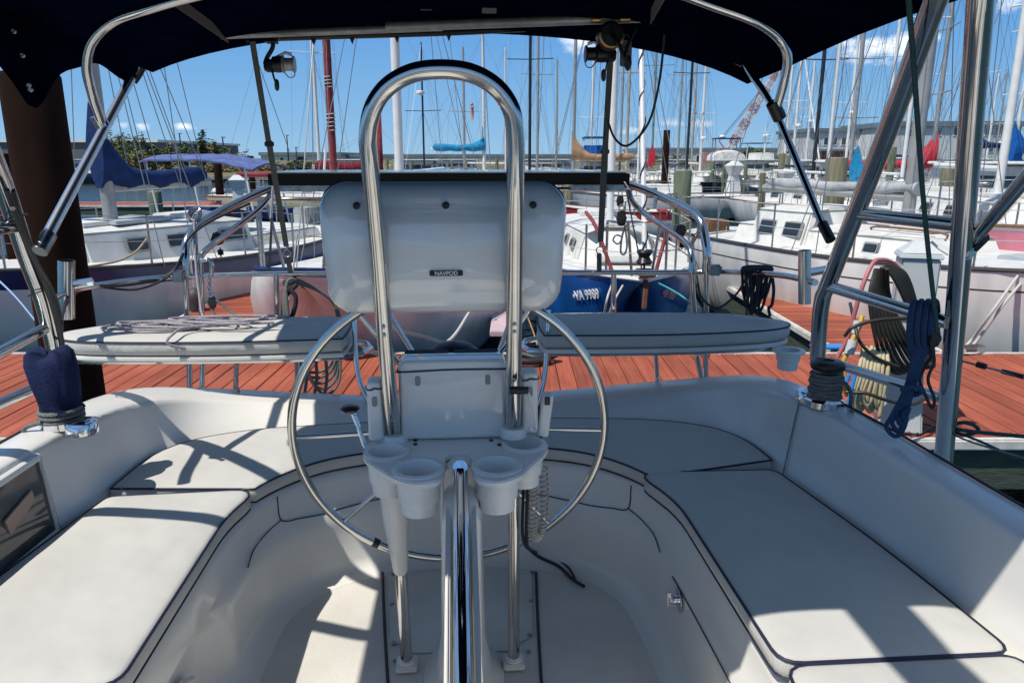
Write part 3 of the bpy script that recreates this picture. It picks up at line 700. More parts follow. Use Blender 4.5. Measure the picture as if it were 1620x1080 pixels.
# ---- white sailboat, right (bow to the main dock)
H_W = hull_paint('white_thin_stripe', (.68, .68, .66), (.06, .05, .045), .185, .205, boot=(.10, .025, .02), bootz=.10, rough=.18)
ax = Vector((-.387, .922, 0)).normalized(); L = 7.9; mp_ = Vector((4.92, 9.3, 0)); myr = -.15
c = mp_+ax*myr
br = empty('sailboat', c, heading(-ax.x, -ax.y), 'large white sailboat with raised doghouse at the right finger dock', 'sailboat')
w, sh, pt = make_hull(br, L, 2.9, 1.48, 1.18, 1.22, .62, H_W, stern_rake=.03, bow_rake=.42, rub=mat('dark_rub', (.05, .045, .045), .5))
cabin(br, -2.3, .95, .95, .68, 1.12, 1.44, wins=[(s, y, .17, .10, 1.30) for s in (-1, 1) for y in (-.02,)], tuck=.12, nose=.6)
cabin(br, -1.95, -.75, .97, .90, 1.14, 1.66, wins=[(s, y, .27, .17, 1.43) for s in (-1, 1) for y in (-1.62, -1.18)], tuck=.17, nose=.45, name='doghouse', hatch=False)
rig(br, myr, 1.6, 11.0, .078, ALU, None, sh, w, L, (.47,), boom=(1.88, 2.6), bm=ALU, cover=C_GREY, cr=.085, rise=.02, cname='rolled_awning', wr=.006)
rails(br, L, w, sh, 6, .6, t0=.06)
for y, x in ((-.3, .4),): MB().tube(cr([(x, y, 1.45), (x, y+.05, 1.53), (x, y+.95, 1.53), (x, y+1, 1.45)], 3), .014, 6).build('hand_rail', TEAK, br)
MB().box((0, 1.5, 1.31), (.55, .55, .07)).build('foredeck_hatch', DECKD, br, bevel=.015)
MB().box((.5, -3.3, 1.25), (.4, .35, .3)).build('stern_locker', TEAK, br, bevel=.02)
# ---- blue boat, centre right
H_BL = hull_paint('blue', (.012, .11, .40), (.012, .10, .36), .0, .02, boot=(.25, .25, .25), bootz=.05, rough=.22)
L = 7.6; bb = empty('sailboat', (1.36, 7.05+L/2, 0), heading(-.02, -1), 'blue hulled sailboat with registration letters, bow towards the stern seats', 'sailboat')
w, sh, pt = make_hull(bb, L, 2.35, 1.20, 1.0, 1.02, .6, H_BL, rub=ALUW, bow_rake=.28)
cabin(bb, -1.7, 1.75, .80, .52, 1.0, 1.42, wins=[(s, y, .17, .1, 1.25) for s in (-1, 1) for y in (.9, .35, -.3)], tuck=.13, nose=.75)
rig(bb, .55, 1.4, 9.8, .052, ALUW, None, sh, w, L, (.5,), boom=(2.05, 2.6), wr=.006, furl=(ALUW, .026, True))
rails(bb, L, w, sh, 5, .55)
hf = MB(); hf.box((0, 1.95, 1.2), (.6, .6, .07)); hf.build('foredeck_hatch', DECK, bb, bevel=.02)
ww_ = pt(.86, .18, 1)
REGW = mat('white_lettering', (.75, .75, .75), .5)
def hull_text(txt, side, t0, size, parent, k=.2, mt=REGW):
    p = pt(t0, k, side); q = pt(t0+.03, k, side); u = (p-q).normalized()*(1 if side > 0 else -1)*-1
    # looking from outside: text runs towards the viewer's right
    out = Vector((side, 0, 0)); up0 = (pt(t0, k-.08, side)-pt(t0, k+.08, side)).normalized()
    xa = (q-p).normalized(); xa = xa if side < 0 else -xa
    xa = -xa; za = xa.cross(up0).normalized(); up = za.cross(xa)
    if za.dot(out) < 0: xa = -xa; za = xa.cross(up0).normalized(); up = za.cross(xa)
    M = Matrix((( xa.x, up.x, za.x, p.x+za.x*.014), (xa.y, up.y, za.y, p.y+za.y*.014), (xa.z, up.z, za.z, p.z+za.z*.014), (0, 0, 0, 1)))
    return text_part('registration_number', txt, mt, parent, M, size, .004)
hull_text('•VA 9989', 1, .872, .155, bb)
hull_text('•VA 9989', -1, .90, .13, bb, mt=mat('pinkish_lettering', (.5, .3, .35), .5))
MB().tube(cr([(-.2, 3.2, 1.2), (-.35, 3.0, 1.75), (-.3, 2.6, 1.8)], 4), .02, 6).build('bow_brace', C_DUSK, bb)
MB().tube(cr([(.25, 3.2, 1.2), (.42, 3.05, 1.65), (.5, 2.7, 1.78)], 4), .02, 6).build('bow_brace', C_DUSK, bb)
an = MB().tube([(0, 3.5, 1.25), (0, 3.86, 1.18), (.02, 3.92, .95)], .03, 6); an.box((0, 3.78, 1.28), (.16, .3, .05)); an.build('anchor', mat('rust', (.13, .05, .025), .9, var=.4, vscale=20), bb, bevel=.01)
# ---- grey white boat behind the pod
H_G = hull_paint('cream', (.66, .665, .66), (.01, .02, .09), .0, .05, boot=(.02, .03, .05), bootz=.06, rough=.35)
L = 8.2; bp = empty('sailboat', (-1.30, 6.1+L/2*.99, 0), heading(-.13, -1), 'cream hulled sailboat whose bow overhangs the dock behind the instrument pod', 'sailboat')
w, sh, pt = make_hull(bp, L, 2.5, 1.44, 1.0, 1.06, .6, H_G, rub=C_NAVY, bow_rake=.10, blunt=4.5, tumble=.16)
cabin(bp, -1.7, 1.7, .85, .55, 1.05, 1.46, wins=[(s, y, .3, .12, 1.28) for s in (-1, 1) for y in (.7, -.2)], tuck=.13, nose=.7)
rig(bp, .75, 1.45, 10.5, .056, ALUW, None, sh, w, L, (.5,), boom=(2.15, 2.5), wr=.006)
rails(bp, L, w, sh, 5, .6, lm=mat('yellow_line', (.45, .38, .1), .8))
# ---- generic farther boats
def sailboat(px, D, hd, L, label, hullc, mastc=ALU, top=None, H=11, spread=(.5,), cover=None, boomz=1.95, radar=None, furl=None, rise=.9, crd=.12, mr=.075, my=.08, stripe=None, lod=1, fb=1.0, lean=0, cab=True, boomlen=None, rname=None, patch=None, group='sailboats berthed across the marina'):
    p = U(px, 255, D); 
    zt = U(px, top, D).z if top is not None else H
    rot = radians(hd); yl = my*L
    c = Vector((p.x, D, 0))-Vector((-sin(rot)*yl, cos(rot)*yl, 0))
    t = empty('sailboat', c, rot, label, 'sailboat', group)
    pnt = HP.get((hullc, stripe)) 
    if not pnt: pnt = HP[(hullc, stripe)] = hull_paint('paint_%d' % len(HP), hullc, stripe, .0, .14, patch=patch)
    w, sh, pt = make_hull(t, L, L*.32, fb*1.15, fb*.92, fb*.9, .62, pnt, nt=14, nk=6)
    if cab: cabin(t, -L*.22, L*.24, L*.105, L*.07, fb*.9, fb*.9+.42, wins=[(s, y*L, .35, .12, fb*.9+.26) for s in (-1, 1) for y in (-.12, .02)], tuck=.12, nose=.5)
    bl_ = boomlen or L*.36
    rig(t, yl, fb*.9+.35, zt, mr, mastc, None, sh, w, L, spread, boom=(boomz, bl_), cover=cover, cr=crd, rise=rise, radar=radar, furl=furl, wr=max(.0055, D*.00015), cname=rname or 'sail_cover')
    rails(t, L, w, sh, 4, .6, r=.014)
    return t
HP = {}
WH, OFF, DBL, GRN, GRY = (.64, .64, .62), (.55, .53, .48), (.02, .03, .09), (.02, .05, .03), (.3, .31, .33)
sailboat(505, 36, 200, 9, 'white sloop left of the red wrapped mast', WH, ALUW, mr=.085, H=15, spread=(.42, .7))
t_ = sailboat(527, 30, 265, 11, 'blue hulled ketch with flaking cream paint and faded red wrapped mast', (.01, .07, .28), C_DUSK, mr=.15, H=13, spread=(), boomz=1.7, stripe=(.5, .47, .28), fb=1.0, my=-.05, patch=(.5, .47, .28))
MB().tube([(.17*cos(a*.5), -.55+.17*sin(a*.5), 3.4+a*.012) for a in range(60)], .02, 5).build('lashing', ROPEW, t_)
MB().tube([(.17*cos(a*.5), -.55+.17*sin(a*.5), 5.0+a*.010) for a in range(40)], .02, 5).build('lashing', ROPEW, t_)
sailboat(602, 33, 280, 8, 'sailboat with a maroon sail cover seen through the guard loop', WH, ALUW, mr=.07, top=200, spread=(), cover=C_MAR, rise=2.2, crd=.3, boomz=1.9, my=.2)
sailboat(671, 47, 170, 10, 'sailboat with thin dark mast and a radar seen through the guard loop', DBL, ALUB, top=68, mr=.06, radar=.62, spread=(.5, .75))
sailboat(735, 56, 185, 9.5, 'sailboat with grey mast left of the flag', WH, ALU, top=75, mr=.10)
t_ = sailboat(766, 52, 275, 10, 'white masted sloop with a flag and bright blue sail cover', WH, ALUW, top=55, mr=.12, cover=C_TEAL, crd=.28, boomz=2.9, spread=(.42, .7), rise=.6)
fl = MB(); fl.grid([[Vector((.05+.07*k, .12*sin(k*1.3+j*.4), 6.0-.16*j-.05*k)) for k in range(10)] for j in range(6)]); 
t_fl = fl.build('flag', mat('flag_cloth', (.5, .06, .06), .8, col2=(.6, .6, .6), vscale=6), t_)
sailboat(838, 38, 175, 10, 'sailboat with a tall black mast just right of the guard loop', DBL, ALUB, H=14, mr=.075, spread=(.45, .7))
sailboat(850, 49, 190, 9, 'grey masted sailboat beside the black mast', WH, ALU, H=15, mr=.09, spread=(.45,))
sailboat(907, 42, 85, 9.5, 'sailboat with a tan sail cover rising to its grey mast', OFF, ALU, H=14, mr=.09, cover=C_TAN, rise=1.3, crd=.22, boomz=2.3)
sailboat(935, 58, 180, 9, 'small white masted sailboat left of the grey strap', WH, ALUW, top=95, mr=.09)
sailboat(981, 45, 178, 10, 'sailboat with a slim grey mast right of the grey strap', WH, ALU, H=13, mr=.075, spread=(.5, .75))
sailboat(991, 50, 186, 10, 'sailboat with tan mast behind the hanging tag', WH, ALUT, H=14, mr=.10)
sailboat(1031, 46, 174, 9.5, 'sailboat with a greenish mast behind the spiral forestay', GRY, ALUG, H=14, mr=.075, cover=C_RED, rise=1.0, crd=.2, my=.1)
sailboat(1072, 56, 182, 9.5, 'grey masted sloop left of two close masts', WH, ALU, H=15, mr=.085)
sailboat(1087, 44, 188, 9.5, 'sailboat with a black mast right of the brown steel piling', DBL, ALUB, H=14, mr=.075, spread=(.45, .72))
sailboat(1094, 64, 178, 9, 'distant sloop with tan mast beside the black one', WH, ALUT, top=84, mr=.10)
sailboat(1108, 57, 184, 9, 'distant white masted sloop left of the flybridge boat', WH, ALUW, top=80, mr=.10, radar=.28)
sailboat(1241, 47, 175, 10, 'sailboat with white mast at the right bimini bow', WH, ALUW, H=14, mr=.085, spread=(.35, .68))
sailboat(1254, 57, 188, 10, 'sailboat with radar on a white mast right of the crane', WH, ALUW, top=66, mr=.10, radar=.36, furl=(C_WHT, .06, False))
sailboat(1275, 66, 180, 9, 'distant sailboat with short white mast and radar', WH, ALUW, top=97, mr=.11, radar=.45)
sailboat(1288, 35, 182, 10, 'sailboat with a stout black mast below the small cloud', DBL, ALUB, H=14, mr=.085, spread=(.42, .72))
sailboat(1338, 55, 176, 9.5, 'white masted sailboat with radar under the big cloud', WH, ALUW, top=45, mr=.10, radar=.42)
sailboat(1345, 38, 186, 11, 'sailboat with thick grey mast and two spreaders under the big cloud', GRY, ALU, H=15, mr=.10, spread=(.22, .42))
sailboat(1398, 42, 178, 9.5, 'white masted sloop left of the slanting arch tube', WH, ALUW, H=14, mr=.085, spread=(.5,))
sailboat(1356, 19, 150, 8.5, 'white sloop with a bright blue mast cover behind the thick wood piling', WH, ALUW, top=262, mr=.06, spread=(), cover=C_TEAL, rise=.75, crd=.16, boomz=1.75, my=.2)
sailboat(1452, 46, 175, 9.5, 'sailboat with white mast between the arch tubes', WH, ALUW, H=13, mr=.085, cover=C_BLK, crd=.3, rise=1, boomz=2.2)
sailboat(1474, 30, 262, 10, 'sailboat with a bright red sail cover between the arch tubes', WH, ALU, H=13, mr=.085, cover=C_RED, rise=1.2, crd=.2, boomz=2.0, spread=(.3, .5), my=.12)
sailboat(1560, 60, 180, 9, 'distant sloop right of the thick arch tube', WH, ALUW, top=116, mr=.09)
sailboat(1573, 48, 185, 9, 'sailboat with thin mast and small radar at far right', WH, ALU, top=112, mr=.06, radar=.3)
sailboat(1602, 30, 95, 10, 'sailboat with a bright blue sail cover at the right edge', WH, ALUW, H=13, mr=.07, cover=C_BLUE, crd=.22, rise=1.2, boomz=2.3, spread=(.3, .5))
sailboat(1538, 44, 100, 9.5, 'sailboat with navy sail cover in front of the grey building', DBL, ALUW, top=-60, mr=.07, cover=C_NAVY, crd=.2, rise=.9, boomz=3.0)
sailboat(1628, 17, 110, 9, 'white sailboat with pale grey boom right of the arch', WH, ALUW, H=10, mr=.06, boomz=2.3, crd=.10, cover=C_GREY, rise=.05)
sailboat(1310, 24, 195, 8, 'white sloop with a low cabin left of the thick wood piling', WH, ALUW, H=11, mr=.055, boomz=1.9)
sailboat(1430, 22, 188, 8, 'small white sloop low behind the thick grey mast', WH, ALUW, H=11, mr=.055, boomz=1.9)
sailboat(1010, 30, 90, 8, 'low white sloop right behind the blue boat', WH, ALUW, H=13, mr=.05, boomz=1.8, top=60)
sailboat(800, 62, 270, 9, 'low sloop half hidden behind the solar panel', WH, ALUW, top=75, mr=.09)
sailboat(880, 60, 268, 9, 'low white sloop behind the tan sail cover', OFF, ALUT, top=95, mr=.08)
# pink boat far right
H_P = hull_paint('pink', (.62, .20, .28), (.62, .62, .6), .0, .05, boot=(.55, .55, .55), bootz=.3)
pk = empty('sailboat', (7.35, 11.8, 0), heading(-.2, -1), 'pink hulled sailboat behind the white one at the right edge', 'sailboat')
w, sh, pt = make_hull(pk, 8.2, 2.6, 1.62, 1.35, 1.42, .6, H_P, bow_rake=.3)
cabin(pk, -2.0, 1.8, .85, .55, 1.36, 1.75, wins=[(s, y, .4, .13, 1.58) for s in (-1, 1) for y in (.6, -.3)], tuck=.13, nose=.6)
rig(pk, .6, 1.55, 10, .06, ALUW, None, sh, w, 8.2, (.5,), boom=(2.2, 2.8)); rails(pk, 8.2, w, sh, 5, .6)
# ---- motor boats
def motorboat(px, D, hd, L, label, hullc, kind='fly', canvas=C_WHT, fb=1.3, w_=None):
    p = U(px, 255, D); t = empty('motorboat', (p.x, D, 0), radians(hd), label, 'motorboat')
    pnt = HP.get((hullc, 0)) or HP.setdefault((hullc, 0), hull_paint('m%d' % len(HP), hullc))
    Bm = w_ or L*.33
    w, sh, pt = make_hull(t, L, Bm, fb*1.35, fb*.85, fb, .9, pnt, nt=14, nk=6, bow_rake=.2)
    hw = Bm*.36; z = fb*.95
    ws = [(s, y*L, L*.10, .45, z+1.05) for s in (-1, 1) for y in (-.12, 0, .11)]
    cabin(t, -L*.25, L*.22, hw, hw*.85, z, z+1.65, wins=ws, tuck=.14, nose=.6, hatch=False, winm=ALUW)
    for x in (-.6, 0, .6): MB().box((x*hw, L*.20, z+1.15), (hw*.5, .06, .45), rx=.35).build('windscreen', GLASSD, t, bevel=.02)
    for x in (-.5, .5): MB().box((x*hw, -L*.25-.02, z+.9), (hw*.55, .06, .8)).build('aft_door', GLASSD, t, bevel=.02)
    if kind == 'fly':
        rows = []
        for i in range(9):
            f = i/8; y = -L*.28+L*.5*f; rows.append([Vector((hw*1.1*cos(a), y, z+1.7+(1.15-.25*abs(f-.5)*2)*sin(a)**.55)) for a in [pi*k/10+.0001 for k in range(10)]+[pi-.0001]])
        q = MB(); q.grid(rows); q.f += [tuple(range(10, -1, -1)), tuple(88+k for k in range(11))]; q.build('flybridge_canvas', canvas, t)
        MB().box((0, -.3, z+3.9), (hw*1.9, L*.24, .08)).build('hard_top', C_NAVY, t, bevel=.03)
        pm = MB()
        for sx in (-1, 1):
            for y in (-.11, .09): pm.tube([(sx*hw*.85, L*y-.3, z+2.4), (sx*hw*.85, L*y-.3, z+3.9)], .04, 5)
        each(pm, 'top_post', STEELD, t)
        MB().lathe([(.1, 0), (.3, .05), (.3, .15), (.12, .3)], Vector((.4, 0, z+3.95)), 12).build('radar_dome', ALUW, t)
    else:
        MB().box((0, 0, z+1.76), (hw*2.3, L*.5, .12)).build('cabin_roof', ALUW, t, bevel=.04)
        if kind == 'pilot':
            cabin(t, -L*.1, L*.08, hw*.7, hw*.6, z+1.8, z+2.5, tuck=.05, nose=.2, hatch=False, name='flybridge')
            MB().box((0, -L*.12, z+3.55), (hw*1.6, L*.2, .08)).build('bimini', C_BLK, t, bevel=.03)
            pm = MB(); pm.tube([(0, L*.02, z+2.5), (0, L*.02, z+5.2)], .06, 6); pm.tube([(-.8, L*.02, z+4.0), (.8, L*.02, z+4.0)], .03, 4)
            for sx in (-1, 1): pm.tube([(sx*hw*.7, -L*.12, z+1.8), (sx*hw*.7, -L*.12, z+3.55)], .03, 4)
            each(pm, 'signal_mast', ALUW, t); MB().lathe([(.1, 0), (.33, .05), (.33, .18), (.1, .3)], Vector((0, L*.03, z+4.2)), 12).build('radar_dome', ALUW, t)
        if kind == 'tower':
            MB().box((0, -.2, z+3.5), (hw*1.7, L*.3, .10)).build('hard_top', C_TEAL, t, bevel=.03)
            cm = MB(); cm.box((0, -.2, z+2.35), (hw*1.7, L*.28, 1.1)); cm.build('side_curtain', C_BLUE, t, bevel=.06)
            pm = MB()
            for sx in (-1, 1):
                for y in (-.13, .1): pm.tube([(sx*hw*1.0, L*y-.2, z+1.8), (sx*hw*.75, L*y-.2, z+3.5)], .035, 5)
            each(pm, 'top_post', ALUW, t)
    rails(t, L, w, sh, 5, .7, r=.02, lines=1)
    t.scale = (.95, .9, .74)
    return t
motorboat(1148, 58, 172, 9.5, 'white motor yacht with covered flybridge below the crane', WH, 'fly')
motorboat(1206, 62, 195, 10, 'white pilothouse trawler right of the covered flybridge yacht', (.03, .035, .04), 'pilot')
motorboat(945, 44, 178, 9, 'motorboat with blue curtained tower behind the grey strap', WH, 'tower')
motorboat(662, 60, 265, 8, 'small white pilothouse boat seen through the guard loop', WH, 'cabin')
motorboat(1333, 33, 160, 8.5, 'white cabin cruiser behind the thick wood piling', WH, 'cabin')
motorboat(1590, 22.5, 200, 8, 'cream cabin cruiser with dark hull below the blue sail cover', (.05, .06, .06), 'cabin')
motorboat(1430, 46, 120, 11, 'large white motor yacht below the pale building', WH, 'cabin', fb=1.5)
motorboat(1510, 50, 80, 10, 'white motor yacht behind the thick arch tube', WH, 'cabin', fb=1.4)
motorboat(560, 66, 250, 9, 'white sportfisher left of the guard loop', WH, 'cabin')
motorboat(1010, 66, 170, 8, 'distant white cabin boat beside the green tree', WH, 'cabin')
motorboat(870, 72, 250, 10, 'distant white motorboat under the tan sail cover', WH, 'cabin')
motorboat(1070, 68, 190, 8, 'distant white boat behind the brown steel piling', WH, 'cabin')
motorboat(720, 74, 265, 11, 'long low dark boat behind the thin masts', (.05, .06, .07), 'cabin')
motorboat(1290, 48, 150, 8.5, 'white motorboat right of the far power pedestals', WH, 'cabin')
motorboat(16, 72, 92, 7, 'red and white workboat at the far left bank', (.3, .03, .04), 'cabin')
motorboat(128, 73, 95, 6.5, 'small dark workboat behind the silver strut', DBL, 'cabin')
# red striped tender
H_RS = hull_paint('red_stripe', (.62, .62, .6), (.35, .03, .03), .0, .22)
dg = empty('dinghy', (U(975, 320, 23).x, 23, 0), radians(80), 'small white boat with a red sheer stripe behind the blue boat', 'dinghy')
w, sh, pt = make_hull(dg, 4.6, 1.8, 1.0, .8, .8, .8, H_RS, nt=12, nk=6); MB().box((0, -.4, 1.0), (.9, 1.0, .4)).build('console', DECK, dg, bevel=.06)
# awning boat (blue bimini, left)
ab = empty('sailboat', U(350, 290, 15)*1, 0, 'sailboat with a periwinkle blue awning left of the grey strap', 'sailboat'); p = U(352, 262, 15); ab.location = (p.x, 15, 0); ab.rotation_euler.z = radians(85)
w, sh, pt = make_hull(ab, 6.0, 2.1, .85, .7, .7, .7, hull_paint('lowwhite', WH), nt=14, nk=6)
cabin(ab, -.4, 1.8, .6, .4, .7, .98, tuck=.1, nose=.5)
rows = []
za = U(350, 252, 15).z
for i in range(13):
    f = i/12; x = -.9+1.8*f
    rows.append([Vector((x, -1.0+2.15*g-.0, za+.10*(1-(2*f-1)**2)-.30*max(0, (.45-g))**1.3*1.6-.05*(g-.5)**2+.012*sin(g*30+f*4))) for g in [k/12 for k in range(13)]])
rows2 = [[v-Vector((0, 0, .03)) for v in r] for r in rows]
q = MB(); q.grid(rows); q.grid([list(r) for r in rows2]); q.grid([[a for a in rows[0]], rows2[0]]); q.grid([rows[-1], rows2[-1]]); q.grid([[r[0] for r in rows], [r[0] for r in rows2]]); q.grid([[r[-1] for r in rows], [r[-1] for r in rows2]])
q.build('awning', C_PERI, ab)
pm = MB()
for x in (-.8, .8): pm.tube([(x, -1.0, .75), (x, -.8, za-.12)], .02, 6); pm.tube([(x, .9, .75), (x, 1.1, za-.03)], .02, 6)
each(pm, 'awning_post', ALUW, ab)
# ---- power pedestals on the far docks
PEDW = mat('pedestal_white', (.62, .63, .62), .5, var=.1, vscale=6)
def far_ped(px, py, D, label, s=1.0):
    p = U(px, py, D); t = empty('power_pedestal', (p.x, D, .6), .3, label, 'power pedestal', 'white power pedestals on the far docks')
    MB().prism([(-.24*s, -.2*s), (.24*s, -.2*s), (.24*s, .2*s), (-.24*s, .2*s)], 0, .75*s, top=None).v
    m = MB(); a = [(x*s, y*s) for x, y in ((-.24, -.2), (.24, -.2), (.24, .2), (-.24, .2))]
    m.prism([(x, y, 0) for x, y in a], 0, 0, top=[(x*.5, y*.5, .8*s) for x, y in a]); m.build('post', PEDW, t, bevel=.01)
    m = MB(); m.prism([(x*.5, y*.5, .8*s) for x, y in a], 0, 0, top=[(x*.95, y*.95, 1.08*s) for x, y in a]); m.prism([(x*.95, y*.95, 1.08*s) for x, y in a], 0, 0, top=[(x*.3, y*.3, 1.22*s) for x, y in a]); m.build('hood', PEDW, t, bevel=.01)
far_ped(1159, 305, 30.3, 'white power pedestal at the end of the far right dock', 1.35)
far_ped(1241, 308, 30.2, 'white power pedestal in the middle of the far right dock', 1.1)
far_ped(377, 312, 22, 'white power pedestal below the blue awning', 1.05)
# ------------------------------------------------------------------ our own boat
own = empty('sailing_yacht', (0, 0, 0), 0, 'white yacht whose cockpit fills the foreground, with steering wheel, guard loop and navy bimini', 'yacht')
own.matrix_world = MB0
def P3(*q): return [Vector(p) for p in q]
def mir(pts): return [Vector((-p.x, p.y, p.z)) for p in pts]
NS = 6
def path(half):          # half: right side control points, near -> centre;  full path right->left
    h = [Vector(p) for p in half]
    full = h+[Vector((-p.x, p.y, p.z)) for p in reversed(h[:-1])]
    return cr(full, NS)
SE, CU, CB = 1.30, 1.35, 1.29
inner = [(.67, -.7), (.67, .8), (.67, 1.6), (.655, 2.05), (.6, 2.24), (.45, 2.40), (.22, 2.48), (0, 2.5)]
base = [(1.2, -.7), (1.2, .8), (1.16, 1.6), (1.09, 2.15), (1.04, 2.53), (.83, 2.70), (.45, 2.76), (0, 2.78)]
topi = [(1.24, -.7, 1.56), (1.24, .8, 1.56), (1.21, 1.6, 1.56), (1.16, 2.2, 1.56), (1.10, 2.63, 1.50), (.90, 2.86, 1.42), (.45, 2.91, 1.37), (0, 2.92, 1.345)]
topo = [(1.36, -.7, 1.56), (1.36, .8, 1.56), (1.33, 1.6, 1.56), (1.29, 2.3, 1.56), (1.25, 2.80, 1.50), (.98, 3.04, 1.42), (.47, 3.08, 1.37), (0, 3.08, 1.345)]
outd = [(1.52, -.7, 1.36), (1.52, .8, 1.36), (1.5, 1.6, 1.36), (1.46, 2.4, 1.34), (1.40, 2.95, 1.28), (1.02, 3.2, 1.2), (.48, 3.22, 1.1), (0, 3.22, 1.1)]
hull_ = [(1.85, -.7, 1.2), (1.85, .8, 1.2), (1.80, 1.6, 1.2), (1.72, 2.6, 1.15), (1.55, 3.4, 1.1), (1.1, 3.75, 1.05), (.5, 3.8, .98), (0, 3.8, .98)]
hull2 = [(1.75, -.7, .1), (1.75, .8, .1), (1.70, 1.6, .1), (1.62, 2.6, .1), (1.45, 3.3, .15), (1.0, 3.6, .2), (.5, 3.65, .2), (0, 3.65, .2)]
def Z(l, z): return path([(p[0], p[1], z) for p in l])
def off(l, d, z):        # shrink towards the centre
    p = path([(q[0], q[1], z) for q in l]); o = []
    for i in range(len(p)):
        t = p[min(i+1, len(p)-1)]-p[max(i-1, 0)]; t = t.normalized(); o.append(p[i]+Vector((-t.y, t.x, 0))*d)
    return o
A = path([(p[0], p[1], 0) for p in inner])
rings = [off(inner, .105, .92), off(inner, .078, .9215), off(inner, .048, .932), off(inner, .030, .965), off(inner, .024, 1.10), off(inner, .022, 1.155), off(inner, .002, 1.175), off(inner, -.004, 1.255), off(inner, -.012, 1.285), off(inner, -.04, SE),
         Z(base, SE), off(base, -.012, SE+.012)]
tI = path(topi); tO = path(topo)
def lerp(a, b, f, dz=0): return [p.lerp(q, f)+Vector((0, 0, dz)) for p, q in zip(a, b)]
r0_ = rings[-1]
rings += [lerp(r0_, tI, .5), lerp(r0_, tI, .90), lerp(r0_, tI, .975), lerp(tI, tO, .05, -.001), lerp(tI, tO, .22, .004), lerp(tI, tO, .78, .004), lerp(tI, tO, .94, -.004)]
oD = path(outd)
rings += [lerp(tO, oD, .15, -.015), lerp(tO, oD, .9), lerp(oD, path(hull_), .1), path(hull_), lerp(path(hull_), path(hull2), .04), path(hull2)]
for k_ in range(len(rings[0])):
    for ri in (2, 3, 4, 5):
        p = rings[ri][k_]
        if p.x < -.3 and p.y < 1.86: p.x -= .055
rows = [[r[i] for r in rings] for i in range(len(rings[0]))]
mm = MB().grid(rows); ck = mm.build('cockpit_moulding', GEL, own, ang=62)
# sole
so_ = rings[0]; mm = MB(); mm.v = [Vector((p.x, p.y, .9195)) for p in so_]; mm.f = [tuple(range(len(so_)))]
NSK = mat('nonskid_sole', (.64, .615, .56), .5, var=.13, vscale=3.2, bump=.25, bscale=260)
sole = mm.build('sole', NSK, own, smooth=False)
# footwell front closing + panels and gasket lines
def gl(pts, r=.0045, name='gasket_line', m=GASK): return MB().tube(cr(pts, 5), r, 6).build(name, m, ck)
for s, x0 in ((-1, 605), (1, 848)):
    gl([BZ(x0, 905, .921), BZ(x0+2, 960, .921), BZ(x0+5, 1020, .921), BZ(x0+10, 1100, .921)], .005)
pan = [BZ(612, 905, 0.92), BZ(842, 905, .92), BZ(843, 1005, .92), BZ(820, 1018, .92), BZ(812, 1030, .92), BZ(650, 1034, .92), BZ(640, 1024, .92), BZ(618, 1012, .92)]
MB().prism([(p.x, p.y) for p in pan], .921, .9245).build('sole_panel', NSK, ck, bevel=.0015)
sc = MB()
for q in ((622, 908), (842, 905), (622, 1018), (838, 1004), (625, 1045), (836, 1030), (620, 955), (840, 950)): sc.lathe([(.0075, 0), (.0075, .0035), (.004, .005)], BZ(*q, .9245), 10)
each(sc, 'deck_screw', STEELD, ck)
# seams and fittings on the right seat front
def wall(i, f, side=1, o=.004):      # point on seat front: i index in path, f 0 top 1 bottom
    k = i if side > 0 else len(A)-1-i
    z_ = 1.285+(.945-1.285)*f; r = rings[3][k]
    for a_, b_ in ((8, 7), (7, 6), (6, 5), (5, 4), (4, 3)):
        A_, B_ = rings[a_][k], rings[b_][k]
        if B_.z <= z_ <= A_.z: r = A_.lerp(B_, (A_.z-z_)/(A_.z-B_.z)); break
    r = r.copy(); c = Vector((0, r.y if r.y < 2.1 else 1.9, r.z)); d = (c-r).normalized(); return r+d*o
gl([wall(i, .42) for i in (4, 6, 8, 10, 12, 14, 16)], .002); pass
for sd in (1, -1):
    gl([wall(25, .02, sd), wall(25, .26, sd), wall(27, .33, sd), wall(29, .36, sd), wall(31, .36, sd), wall(34, .34, sd), wall(37, .33, sd)], .0022)
    gl([wall(25, .26, sd), wall(23, .30, sd), wall(20, .34, sd), wall(18, .38, sd)], .0018)
lp = wall(15, .52)
la = MB(); Mx = Matrix.Translation(lp) @ Matrix.Rotation(-pi/2, 4, 'Y')
la.lathe([(.034, 0), (.034, .003), (.028, .005), (.02, .006)], Mx, 20); la.lathe([(.012, .004), (.014, .012), (.016, .022), (.011, .028)], Mx, 16); la.box(lp+Vector((-.03, 0, .002)), (.012, .008, .045))
la.build('locker_latch', STEELB, own)
